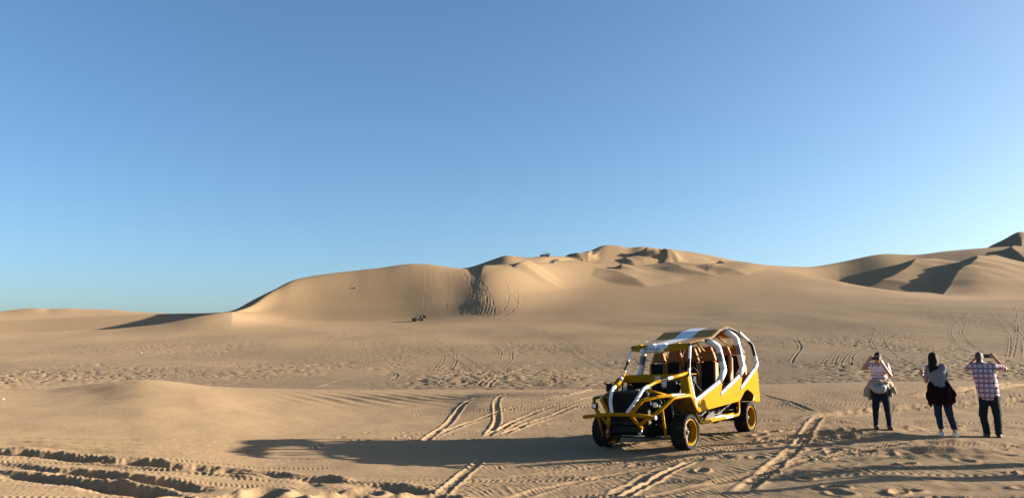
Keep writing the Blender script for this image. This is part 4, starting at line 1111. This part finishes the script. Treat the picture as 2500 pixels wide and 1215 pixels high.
def striped_shirt():
    m = material('striped pink shirt', (.6, .5, .52), .9, spec=.08); nt = m.node_tree; b = nt.nodes['Principled BSDF']
    tcn = nt.nodes.new('ShaderNodeTexCoord'); sp = nt.nodes.new('ShaderNodeSeparateXYZ'); nt.links.new(tcn.outputs['Object'], sp.inputs['Vector'])
    n = nt.nodes.new('ShaderNodeTexNoise'); n.inputs['Scale'].default_value = 9; nt.links.new(tcn.outputs['Object'], n.inputs['Vector'])
    ma = nt.nodes.new('ShaderNodeMath'); ma.operation = 'MULTIPLY_ADD'; ma.inputs[1].default_value = .03; nt.links.new(n.outputs['Fac'], ma.inputs[0]); nt.links.new(sp.outputs['Z'], ma.inputs[2])
    mr = nt.nodes.new('ShaderNodeMapRange'); mr.inputs['From Min'].default_value = 1.06; mr.inputs['From Max'].default_value = 1.42; nt.links.new(ma.outputs[0], mr.inputs['Value'])
    r = nt.nodes.new('ShaderNodeValToRGB'); cr = r.color_ramp; cr.interpolation = 'CONSTANT'
    cols = [(0, (.50, .30, .30)), (.10, (.22, .16, .20)), (.2, (.62, .50, .52)), (.28, (.12, .08, .11)), (.33, (.58, .40, .42)), (.46, (.62, .28, .20)), (.52, (.66, .58, .62)), (.66, (.55, .42, .50)), (.72, (.68, .62, .66)), (.86, (.60, .48, .54))]
    cr.elements[0].position = 0; cr.elements[0].color = (*cols[0][1], 1); cr.elements[1].position = 1; cr.elements[1].color = (.66, .6, .64, 1)
    for p, c in cols[1:]:
        e = cr.elements.new(p); e.color = (*c, 1)
    nt.links.new(mr.outputs['Result'], r.inputs['Fac'])
    n2 = nt.nodes.new('ShaderNodeTexNoise'); n2.inputs['Scale'].default_value = 26; nt.links.new(tcn.outputs['Object'], n2.inputs['Vector'])
    hi = nt.nodes.new('ShaderNodeMapRange'); hi.inputs['From Min'].default_value = 1.33; hi.inputs['From Max'].default_value = 1.37; nt.links.new(sp.outputs['Z'], hi.inputs['Value'])
    th = nt.nodes.new('ShaderNodeMath'); th.operation = 'GREATER_THAN'; th.inputs[1].default_value = .56; nt.links.new(n2.outputs['Fac'], th.inputs[0])
    mu = nt.nodes.new('ShaderNodeMath'); mu.operation = 'MULTIPLY'; nt.links.new(th.outputs[0], mu.inputs[0]); nt.links.new(hi.outputs['Result'], mu.inputs[1])
    mx = nt.nodes.new('ShaderNodeMix'); mx.data_type = 'RGBA'; nt.links.new(mu.outputs[0], mx.inputs['Factor']); nt.links.new(r.outputs['Color'], mx.inputs['A']); mx.inputs['B'].default_value = (.06, .05, .09, 1)
    nt.links.new(mx.outputs['Result'], b.inputs['Base Color']); return m
def plaid_shirt():
    m = material('plaid shirt', (.5, .42, .46), .9, spec=.08); nt = m.node_tree; b = nt.nodes['Principled BSDF']
    tcn = nt.nodes.new('ShaderNodeTexCoord'); sp = nt.nodes.new('ShaderNodeSeparateXYZ'); nt.links.new(tcn.outputs['Object'], sp.inputs['Vector'])
    def band(axis, per, lo, hi, off=0.0):
        a = nt.nodes.new('ShaderNodeMath'); a.operation = 'MULTIPLY_ADD'; a.inputs[1].default_value = 1 / per; a.inputs[2].default_value = 10 + off; nt.links.new(sp.outputs[axis], a.inputs[0])
        f = nt.nodes.new('ShaderNodeMath'); f.operation = 'FRACT'; nt.links.new(a.outputs[0], f.inputs[0])
        g = nt.nodes.new('ShaderNodeMath'); g.operation = 'GREATER_THAN'; g.inputs[1].default_value = lo; nt.links.new(f.outputs[0], g.inputs[0])
        l = nt.nodes.new('ShaderNodeMath'); l.operation = 'LESS_THAN'; l.inputs[1].default_value = hi; nt.links.new(f.outputs[0], l.inputs[0])
        k = nt.nodes.new('ShaderNodeMath'); k.operation = 'MULTIPLY'; nt.links.new(g.outputs[0], k.inputs[0]); nt.links.new(l.outputs[0], k.inputs[1]); return k.outputs[0]
    col = None
    for axis, per, lo, hi, c, f in (('X', .098, 0, .42, (.045, .03, .08), .82), ('Z', .098, 0, .42, (.05, .035, .09), .7), ('X', .098, .16, .27, (.62, .56, .6), .5), ('X', .098, .62, .72, (.22, .06, .10), .7), ('Z', .098, .62, .72, (.22, .06, .10), .6), ('Z', .098, .17, .26, (.02, .02, .05), .5)):
        mu = nt.nodes.new('ShaderNodeMath'); mu.operation = 'MULTIPLY'; mu.inputs[1].default_value = f; nt.links.new(band(axis, per, lo, hi), mu.inputs[0])
        mx = nt.nodes.new('ShaderNodeMix'); mx.data_type = 'RGBA'; nt.links.new(mu.outputs[0], mx.inputs['Factor'])
        if col: nt.links.new(col, mx.inputs['A'])
        else: mx.inputs['A'].default_value = (.60, .50, .54, 1)
        mx.inputs['B'].default_value = (*c, 1); col = mx.outputs['Result']
    nt.links.new(col, b.inputs['Base Color']); return m
M['stripe'] = striped_shirt(); M['plaid'] = plaid_shirt()

V3 = lambda *a: np.array(a, float)
def hand(F, wrist, knuck, side, f, curl=.6, k=.012):
    """palm and five unequal bent fingers; side = direction the thumb leaves, f = direction the fingers bend to"""
    wrist, knuck, side, f = map(lambda q: np.array(q, float), (wrist, knuck, side, f))
    d = knuck - wrist; L = np.linalg.norm(d); d /= L; side = side - d * (side @ d); side /= np.linalg.norm(side); f = f - d * (f @ d); f = f - side * (f @ side); f /= np.linalg.norm(f) + 1e-9
    for q in (-.024, 0, .024): F.cone(wrist + side * q * .6, knuck + side * q, .019, .017, .02)
    for i, (q, l) in enumerate(((.030, .070), (.010, .080), (-.010, .074), (-.029, .058))):
        b = knuck + side * q; m1 = b + (d * math.cos(curl * .7) + f * math.sin(curl * .7)) * l * .48; m2 = m1 + (d * math.cos(curl * 1.9) + f * math.sin(curl * 1.9)) * l * .32; m3 = m2 + (d * math.cos(curl * 2.8) + f * math.sin(curl * 2.8)) * l * .26
        F.cone(b, m1, .0105, .0098, .006).cone(m1, m2, .0098, .009, .004).cone(m2, m3, .009, .0078, .004)
    t0 = wrist + d * L * .35 + side * .022; t1 = t0 + (side * .75 + d * .6 + f * .2) * .042; t2 = t1 + (side * .25 + d * .85 + f * .35) * .034
    F.cone(t0, t1, .014, .011, .012).cone(t1, t2, .011, .009, .005)
def head(F, c, f, turn=0.0, tilt=0.0, s=1.0):
    """c = centre of the skull, f = -1 facing the camera / +1 facing away"""
    c = np.array(c, float); ca, sa = math.cos(turn), math.sin(turn)
    def P(x, y, z):
        y *= f; x2, y2 = x * ca - y * sa, x * sa + y * ca
        return c + V3(x2 + tilt * z, y2, z) * s
    F.ball(P(0, -.008, .025), V3(.074, .090, .088) * s, .02).ball(P(0, .028, -.045), V3(.056, .060, .068) * s, .03).cone(P(0, .045, -.088), P(0, .055, -.085), .030 * s, .026 * s, .03)
    F.cone(P(0, .086, .010), P(0, .108, -.028), .010 * s, .014 * s, .012)                       # nose
    F.cone(P(-.020, .082, -.060), P(.020, .082, -.060), .010 * s, .010 * s, .010)               # lips
    F.cone(P(-.045, .070, .022), P(.045, .070, .022), .018 * s, .018 * s, .02)                  # brow
    for q in (-1, 1):
        F.ball(P(q * .030, .074, -.022), V3(.020, .016, .016) * s, .015)                        # cheek
        F.ball(P(q * .076, -.005, -.012), V3(.010, .020, .032) * s, .008)                       # ear
    F.cone(P(0, -.010, -.07), P(0, -.015, -.17), .052 * s, .056 * s, .03)
    return P
def arm(F, sh, el, wr, r=(.050, .040, .036, .026), k=.03):
    F.cone(sh, el, r[0], r[1], k).cone(el, wr, r[2] + .004, r[3], .02)
def make_person(name, label, key, px, J, spec, group=None):
    """J: joints in metres, x to the right in the photo, y away from the camera"""
    f = spec['f']; x, y = PEOPLE[key]; z = ground_z(x, y)
    root = empty('person', (x, y, z - .012), label, 'person', group, rotz=-math.atan2(x, y) * spec.get('turn', 1.0))
    root.scale = (.90, 1, spec.get('tall', 1))
    lo, hi = (-.58, -.48, -.02), (.58, .48, 1.80)
    B = Field(lo, hi, .0085)
    P = head(B, J['head'], f, spec.get('head_turn', 0), spec.get('tilt', 0), spec.get('hs', 1))
    neck, chest, waist, hip = (np.array(J[k], float) for k in ('neck', 'chest', 'waist', 'hip'))
    dy = spec.get('depth', .62)
    tw, ww, hw = spec['w']                            # half widths: chest, waist, hip
    def torso(F, g=0.0, k=.05):
        F.cone(J['shl'], J['shr'], .052, .052, k, grow=g).cone(neck + V3(0, 0, -.05), chest, .10, tw, k, dy, grow=g)
        F.cone(chest, waist, tw, ww, k, dy, grow=g).cone(waist, hip, ww, hw, k, dy + .06, grow=g)
    torso(B)
    B.cone(P(0, -.015, -.10), neck, .054, .062, .03)
    for s in 'lr':
        arm(B, J['sh' + s], J['el' + s], J['wr' + s], spec.get('arm', (.050, .040, .036, .026)))
        if 'kn_' + s in J: hand(B, J['wr' + s], J['kn_' + s], J['th_' + s], J['fd_' + s], J.get('curl_' + s, .6))
        h0 = hip + V3((-1 if s == 'l' else 1) * hw * .52, 0, -.02)
        B.cone(h0, J['kn' + s], .085, .052, .04).cone(J['kn' + s], J['an' + s], .054, .034, .03)
        B.cone(np.array(J['an' + s]) + V3(0, 0, -.03), J['to' + s], .036, .030, .03)
    B.mesh('body', spec['skin'], root)
    # trousers
    T = Field((lo[0], lo[1], 0), (hi[0], hi[1], 1.12), .011); g = spec.get('tr_grow', .016)
    T.cone(waist, hip, ww, hw, .04, dy + .06, grow=g)
    for s in 'lr':
        h0 = hip + V3((-1 if s == 'l' else 1) * hw * .50, 0, -.03)
        k_, a_ = np.array(J['kn' + s], float), np.array(J['an' + s], float); tr = spec.get('thigh', (.092, .060, .042))
        T.cone(h0, k_, tr[0], tr[1], .035, grow=g).cone(k_, a_ + V3(0, 0, spec.get('cuff', 0)), tr[1], tr[2], .03, grow=g)
    T.folds(.0035, seed=px % 7)
    T.cut((0, 0, hip[2] + .12), (0, 0, 1)).cut((0, 0, spec.get('cuff_z', .055)), (0, 0, -1))
    T.mesh('trousers', spec['trousers'], root)
    # shirt
    S = Field((lo[0], lo[1], .60), (hi[0], hi[1], 1.62), .011)
    torso(S, spec.get('sh_grow', .014), .035)
    for s in 'lr':
        a, b = np.array(J['sh' + s], float), np.array(J['el' + s], float); e = a + (b - a) * spec.get('sleeve', .62)
        S.cone(a, e, .056, .060, .03, grow=.010)
    S.folds(.0045, (19, 15, 24), seed=px % 5 + 1)
    S.cut((0, 0, spec['hem']), (0, 0, -1))
    nb = P(0, -.012, -.142); S.cut(nb + V3(0, f * .03, .012), (0, f * .55, 1))
    for s in 'lr':
        a, b = np.array(J['sh' + s], float), np.array(J['el' + s], float); d = (b - a) / np.linalg.norm(b - a); e = a + (b - a) * spec.get('sleeve', .62)
        x_, y_, z_ = np.meshgrid(*S.ax, indexing='ij')
        pl_ = (x_ - e[0]) * d[0] + (y_ - e[1]) * d[1] + (z_ - e[2]) * d[2]
        rad = np.sqrt((x_ - e[0] - pl_ * d[0]) ** 2 + (y_ - e[1] - pl_ * d[1]) ** 2 + (z_ - e[2] - pl_ * d[2]) ** 2)
        S.d = np.where((pl_ > -.03) & (rad < .115), np.maximum(S.d, pl_), S.d).astype(np.float32)
    S.mesh('shirt', spec['shirt'], root)
    # hair
    c = np.array(J['head'], float)
    H = Field(c - V3(.30, .22, .48), c + V3(.22, .22, .20), .0085)
    spec['hairfn'](H, P, c); H.mesh('hair', spec['hair'], root)
    # eyes (only the facing ones can be seen)
    if f < 0:
        for q in (-1, 1):
            MB().sphere(P(q * .031, .080, .006), .011, M['shoe_dark'], 6).build('eye', root)
    # shoes
    for s in 'lr':
        a, t = np.array(J['an' + s], float), np.array(J['to' + s], float)
        Q = Field(np.minimum(a, t) - .12, np.maximum(a, t) + .12, .009)
        heel = V3(a[0], a[1] - (t[1] - a[1]) * .22, .042); toe = V3(t[0], t[1], .036)
        Q.cone(heel, toe, .046, .040, .02).cone(V3(a[0], a[1], .085), heel, .046, .046, .03).cone(V3(a[0], a[1], .08), (heel + toe) / 2, .046, .044, .03)
        Q.cut((0, 0, .002), (0, 0, -1)).cut((0, 0, spec.get('shoe_top', .10)), (0, 0, 1))
        Q.mesh('shoe', spec['shoe'], root)
    if 'extra' in spec: spec['extra'](root, torso, P)
    return root

def phone_thing(root, c, size, label, yaw=0.0):
    m = MB().box((0, 0, 0), size, M['phone'])
    o = m.build('phone', bevel=.008); tag(o, label, 'phone')
    Rz = Matrix.Rotation(root.rotation_euler.z, 3, 'Z'); o.location = root.location + Rz @ Vector((c[0] * root.scale.x, c[1], c[2] * root.scale.z)); o.scale = (.95, 1, 1); o.rotation_euler = (0, 0, root.rotation_euler.z + yaw)
    MB().lathe([(.001, 0), (.008, 0), (.009, .002), (.006, .003), (.001, .003)], M['rimdark'], 12, c=(size[0] * .36, size[1] / 2 * 1.02, size[2] * .22), axis='y').build('lens', o)
    return o

# ---- woman facing the camera
def hair_tied(H, P, c):
    H.ball(P(0, -.014, .034), (.084, .098, .094), .015).cone(P(0, -.09, .02), P(.01, -.12, -.05), .035, .03, .02).cone(P(0, -.115, -.03), P(.02, -.11, -.16), .028, .02, .02)
    fx = P(0, .050, .012); d = P(0, 1, -.55) - P(0, 0, 0); H.cut(fx, d); H.cut(P(0, 0, -.25), (0, 0, -1))
def extras_front(root, torso, P):
    K = Field((-.50, -.42, .42), (.50, .42, 1.22), .011)
    K.cone((-.15, -.02, .985), (.15, -.02, 1.0), .085, .085, .03, .95, grow=.01).cone((-.2, .03, .93), (.2, .03, .95), .075, .075, .04, 1.3)
    K.cone((-.16, -.13, 1.0), (.0, -.165, 1.035), .04, .045, .02).cone((.0, -.165, 1.035), (.15, -.12, 1.0), .045, .04, .02)          # tied sleeves
    K.cone((.02, -.17, 1.02), (.17, -.13, .90), .042, .036, .02).cone((-.02, -.17, 1.02), (-.20, -.12, .90), .042, .036, .02)
    for a, b, r0, r1 in (((-.22, .03, .94), (-.30, .05, .80), .055, .06), ((-.28, .05, .84), (-.33, .04, .74), .055, .045), ((-.27, .05, .76), (-.245, .05, .60), .05, .012), ((-.20, .10, .90), (-.20, .12, .66), .07, .05), ((.0, .14, .92), (0, .16, .62), .07, .05),
                         ((.22, .03, .96), (.28, .04, .86), .055, .05), ((.27, .04, .86), (.31, .03, .77), .05, .03), ((.20, .10, .92), (.22, .11, .74), .07, .045)):
        K.cone(a, b, r0, r1, .04, .6)
    K.folds(.006, (24, 19, 26), 3); K.mesh('tied_jacket', M['khaki'], root)
J1 = dict(head=(-.015, -.03, 1.535), neck=(-.01, .0, 1.40), chest=(-.01, .0, 1.22), waist=(.0, .0, 1.04), hip=(.005, .01, .84),
          shl=(-.165, .0, 1.365), shr=(.160, .0, 1.355), ell=(-.335, -.13, 1.315), elr=(.225, -.13, 1.165), wrl=(-.205, -.245, 1.50), wrr=(.085, -.25, 1.405),
          kn_l=(-.150, -.262, 1.545), th_l=(.6, -.1, -.6), fd_l=(.8, -.1, .3), kn_r=(.055, -.265, 1.475), th_r=(-.4, -.3, .6), fd_r=(-.7, .1, .5), curl_l=.75, curl_r=.6,
          knl=(-.125, .0, .46), knr=(.125, .0, .46), anl=(-.135, .02, .085), anr=(.150, .02, .085), tol=(-.115, -.13, .04), tor=(.20, -.12, .04))
w1 = make_person('person', 'woman in striped pink shirt facing the camera, khaki jacket tied round her waist', 'a', 2155, J1,
    dict(f=-1, tall=.975, w=(.150, .138, .172), skin=M['skin'], trousers=M['navy'], shirt=M['stripe'], hair=M['hair'], shoe=M['shoe_dark'], hairfn=hair_tied, hem=.98, extra=extras_front, thigh=(.088, .056, .040), head_turn=-.12, depth=.70))
phone_thing(w1, (-.060, -.285, 1.530), (.152, .010, .076), 'black phone held up sideways by the woman in the striped pink shirt')
def waist_bag():
    K = Field((-.28, -.36, .70), (.24, .0, 1.06), .010)
    K.cone((-.12, -.20, .90), (.06, -.20, .89), .075, .072, .03, .75).cone((-.10, -.20, .84), (.05, -.20, .835), .055, .055, .03, .8).cone((-.20, -.13, .945), (-.1, -.2, .93), .02, .03, .02).cone((.17, -.12, .95), (.05, -.2, .93), .02, .03, .02)
    K.folds(.004, (30, 19, 33), 5)
    o = K.mesh('waist_bag', M['grey_bag']); tag(o, 'grey waist bag worn in front by the woman in the striped pink shirt', 'bag')
    o.location = w1.location; o.rotation_euler = w1.rotation_euler; o.scale = w1.scale
    MB().tube([(-.13, -.262, .93), (-.03, -.272, .935), (.07, -.262, .925)], .004, M['shoe_dark'], 6).build('zip', o)
waist_bag()
# ---- woman seen from behind, long hair
def hair_long(H, P, c):
    H.ball(P(0, -.014, .030), (.096, .108, .098), .02).cone(P(0, -.05, .0), P(-.03, -.085, -.14), .100, .100, .03, .8).cone(P(-.03, -.075, -.10), P(-.09, -.085, -.22), .095, .055, .03, .7).cone(P(-.08, -.08, -.20), P(-.135, -.05, -.31), .05, .012, .03)
    H.cut(P(0, .055, .012), P(0, 1, -.5) - P(0, 0, 0)); H.folds(.0025, (60, 40, 8), 2)
def extras_back(root, torso, P):
    K = Field((-.46, -.42, .44), (.48, .42, 1.16), .011)
    K.cone((-.13, .0, 1.03), (.10, .0, 1.035), .10, .10, .04, .95).cone((-.12, .0, .88), (.13, .0, .88), .125, .125, .05, 1.05).cone((-.10, -.03, .78), (.15, -.03, .78), .12, .12, .05, 1.0)
    for a, b, r0, r1 in (((-.18, -.04, .95), (-.225, -.04, .78), .06, .06), ((-.22, -.04, .80), (-.21, -.03, .64), .05, .03), ((-.215, -.03, .68), (-.185, -.03, .55), .03, .010),
                         ((.17, -.04, .96), (.245, -.04, .84), .07, .065), ((.235, -.05, .86), (.245, -.05, .72), .07, .055), ((.22, -.05, .76), (.195, -.04, .60), .06, .02), ((-.05, -.12, .9), (-.04, -.13, .68), .09, .07), ((.1, -.12, .9), (.12, -.13, .66), .09, .06)):
        K.cone(a, b, r0, r1, .04, .75)
    K.folds(.006, (21, 17, 23), 1); K.mesh('tied_jacket', M['maroon'], root)
J2 = dict(head=(-.095, .02, 1.545), neck=(-.075, .02, 1.40), chest=(-.04, .0, 1.24), waist=(-.015, .0, 1.08), hip=(.02, .0, .86),
          shl=(-.185, .03, 1.345), shr=(.085, -.02, 1.370), ell=(-.255, .10, 1.085), elr=(.140, .12, 1.12), wrl=(-.335, .28, 1.20), wrr=(.0, .32, 1.24),
          kn_l=(-.335, .30, 1.285), th_l=(.7, .2, .3), fd_l=(.6, .4, .2), kn_r=(-.06, .36, 1.30), th_r=(.2, .3, .8), fd_r=(-.6, .3, .2),
          knl=(-.06, .02, .46), knr=(.155, .0, .46), anl=(-.025, .0, .085), anr=(.240, .0, .085), tol=(-.045, .13, .04), tor=(.285, .12, .04))
w2 = make_person('person', 'woman seen from behind with long dark hair, grey T-shirt and tied maroon jacket', 'b', 2302, J2,
    dict(f=1, tall=.99, w=(.150, .138, .172), skin=M['skin'], trousers=M['denim'], shirt=M['grey_tee'], hair=M['hair'], shoe=M['shoe_white'], hairfn=hair_long, hem=.97, extra=extras_back, cuff=.06, cuff_z=.15, thigh=(.090, .057, .040), sleeve=.70, head_turn=.25, tilt=-.12, shoe_top=.09, depth=.68))
# ---- man seen from behind, phone held up
def hair_short(H, P, c):
    H.ball(P(0, -.014, .030), (.080, .097, .091), .015).cone(P(0, -.055, -.03), P(0, -.05, -.085), .055, .05, .03)
    H.cut(P(0, .060, .02), P(0, 1, -.5) - P(0, 0, 0)); H.cut(P(0, 0, -.095), (0, 0, -1))
def extras_man(root, torso, P):
    K = Field(np.array(P(0, 0, -.13)) - .14, np.array(P(0, 0, -.13)) + .14, .009)
    K.cone(P(0, -.015, -.155), P(0, -.01, -.120), .074, .066, .02); K.cut(P(0, .0, -.105), (0, .35, 1)); K.cut(P(0, 0, -.175), (0, 0, -1))
    K.mesh('collar', M['plaid'], root)
J3 = dict(head=(-.135, .03, 1.610), neck=(-.115, .01, 1.465), chest=(-.06, .0, 1.25), waist=(-.02, .0, 1.02), hip=(.0, .0, .86),
          shl=(-.285, .02, 1.425), shr=(.135, .0, 1.425), ell=(-.385, .16, 1.375), elr=(.335, .12, 1.385), wrl=(-.235, .27, 1.555), wrr=(.165, .235, 1.60),
          kn_l=(-.175, .29, 1.60), th_l=(.6, .1, .7), fd_l=(.8, .2, .1), kn_r=(.110, .25, 1.66), th_r=(-.5, -.1, -.7), fd_r=(-.8, .1, -.2), curl_l=.7, curl_r=.55,
          knl=(-.135, .02, .46), knr=(.130, .0, .46), anl=(-.085, .0, .085), anr=(.135, .0, .085), tol=(-.135, .15, .04), tor=(.165, .15, .04))
m3 = make_person('person', 'man seen from behind in a plaid short-sleeved shirt and dark jeans, arms raised', 'c', 2420, J3,
    dict(f=1, tall=.972, w=(.182, .172, .175), skin=M['skin_man'], trousers=M['dark_denim'], shirt=M['plaid'], hair=M['hair_grey'], shoe=M['shoe_dark'], hairfn=hair_short, hem=.755, extra=extras_man, thigh=(.098, .068, .056), sh_grow=.024, sleeve=.75, arm=(.056, .046, .042, .030), depth=.66, tr_grow=.014))
phone_thing(m3, (.030, .285, 1.640), (.150, .010, .076), 'black phone held up by the man in the plaid shirt')
# ---- three more of the party stand outside the frame on the right: their shadows reach into the picture
for (src, x, y, rz, lab) in ((m3, 10.95, 12.75, .4, 'man in plaid shirt outside the picture on the right, farthest of three'),
                             (w2, 10.25, 11.85, -.5, 'woman with long dark hair outside the picture on the right'),
                             (m3, 9.7, 10.05, 1.0, 'man in plaid shirt outside the picture on the right, nearest of three')):
    c = copy_tree(src); c.location = (x, y, ground_z(x, y) - .012); c.rotation_euler = (0, 0, rz); c['label'] = lab
# ------------------------------------------------------------------ the two far buggies and small stones
def far_buggy(label, loc, rotz, body, L=3.6, rows=1, spare=True, flag=True):
    root = empty('dune_buggy', loc, label, 'buggy', rotz=rotz)
    wb = L * .62; R = .40
    for x in (wb / 2, -wb / 2):
        for s in (1, -1):
            w = MB().lathe([(.2, -.14), (.36, -.15), (R, -.11), (R, .11), (.36, .15), (.2, .14)], M['rubber'], 24, c=(0, 0, 0), closed=True)
            wo = w.build('wheel', root, loc=(x, s * .78, R))
            MB().lathe([(.20, -.10), (.17, 0), (.20, .10)], body, 20).lathe([(.001, s * .02), (.18, s * .02)], M['grime'], 16).build('rim', wo)
    b = MB().prism([(L * .5, .50), (L * .46, .85), (L * .14, 1.02), (-L * .42, 1.05), (-L * .48, .55), (-L * .2, .42), (L * .2, .42)], -.62, .62, body)
    b.build('body', root, bevel=.03)
    MB().box((L * .33, 0, .93), (L * .22, .9, .16), M['radiator']).build('engine_cover', root, bevel=.02)
    c = MB()
    xs = [L * .12 - L * .5 * k / (rows + .3) for k in range(rows + 2)]
    for s in (1, -1):
        c.tube([(L * .20, s * .60, 1.0), (xs[0], s * .52, 1.86), (xs[-1], s * .52, 1.90), (-L * .46, s * .60, 1.02)], .04, M['black'], 8)
        for x in xs[1:-1]: c.tube([(x, s * .52, 1.88), (x - .08, s * .64, 1.0)], .04, M['black'], 8)
        c.tube([(L * .46, s * .45, .86), (L * .53, s * .4, .62), (L * .40, s * .5, .45)], .03, M['black'], 8)
    for x in xs: c.tube([(x, -.52, 1.88), (x, .52, 1.88)], .035, M['black'], 8)
    c.build('roll_cage', root)
    for k in range(rows + 1):
        for s in (-.3, .3):
            q = MB().box((xs[min(k + 1, len(xs) - 1)] + .25, s, 1.02), (.42, .44, .14), M['blackvinyl']).box((xs[min(k + 1, len(xs) - 1)] + .04, s, 1.34), (.12, .44, .62), M['blackvinyl'], Matrix.Rotation(-.15, 3, 'Y'))
            q.build('seat', root, bevel=.03)
    MB().box((L * .155, 0, 1.34), (.015, .98, .50), M['screen'], Matrix.Rotation(-.35, 3, 'Y')).build('windscreen', root)
    if spare:
        MB().lathe([(.16, -.13), (.36, -.14), (R, -.10), (R, .10), (.36, .14), (.16, .13)], M['rubber'], 24, c=(-L * .52, 0, 1.45), axis='x', closed=True).build('spare_wheel', root)
    if flag:
        f = MB().tube([(-L * .44, .45, 1.0), (-L * .46, .46, 3.0)], .012, M['radiator'], 6)
        f.build('flag_pole', root)
        MB().box((-L * .46 - .15, .46, 2.88), (.30, .01, .22), M['radiator']).build('flag', root)
    return root
M['screen'] = material('dusty windscreen', (.38, .44, .36), .35)
M['dark_body'] = material('black bodywork', (.012, .012, .013), .45)
M['red_body'] = material('dark red bodywork', (.10, .012, .010), .45)
h = hit(1020, 783.5, 150)
far_buggy('small black buggy with spare wheel parked at the foot of the big dune', (h[0], h[1], ground_z(h[0], h[1]) - .04), math.radians(205), M['dark_body'])
sp_ = spot(1330, 627, 371)
far_buggy('tiny black and red buggy silhouetted on the dune crest against the sky', (sp_[0], sp_[1], ground_z(sp_[0], sp_[1]) - .03), math.radians(188), M['red_body'], 4.7, 2, True, False)
# stones
M['stone_dark'] = material('dark stone', (.10, .075, .05), .9, noise=.4, nscale=8)
M['stone_pale'] = material('pale stone', (.34, .28, .20), .9, noise=.2, nscale=8)
def stone(name, px, py, r, m, label, group=None, y0=4.0):
    h = hit(px, py, y0); q = random.Random(int(px * 7 + py))
    bm = bmesh.new(); bmesh.ops.create_icosphere(bm, subdivisions=2, radius=1)
    for v in bm.verts:
        k = 1 + q.uniform(-.18, .18); v.co = Vector((v.co.x * r * 1.3 * k, v.co.y * r * k, v.co.z * r * .7 * k))
    me = bpy.data.meshes.new(name); bm.to_mesh(me); bm.free(); me.materials.append(m)
    o = bpy.data.objects.new(name, me); COL.objects.link(o); o.location = (h[0], h[1], ground_z(h[0], h[1]) + r * .25); o.rotation_euler = (0, 0, q.uniform(0, 6))
    return tag(o, label, 'stone', group)
stone('stone', 868, 707.5, .38, M['stone_dark'], 'small dark stone high on the lit face of the big dune', y0=200)
stone('stone', 335, 820.5, .17, M['stone_pale'], 'pale stone on the far left plain below the shadowed hollow', y0=60)
stone('stone', 344, 861, .13, M['stone_pale'], 'pale stone in the middle of the left plain', y0=60)
stone('stone', 8, 975, .045, M['stone_pale'], 'pale stone near the left edge on the bright sand terrace')
for px, py in ((571, 778), (583, 777), (597, 779), (613, 781), (621, 783), (627, 780), (559, 776), (517, 788), (548, 781)):
    stone('stone', px, py, .17, M['stone_pale'] if px % 2 else M['stone_dark'], 'small stone among those scattered at the left foot of the big dune', 'stones at the left foot of the big dune', y0=100)
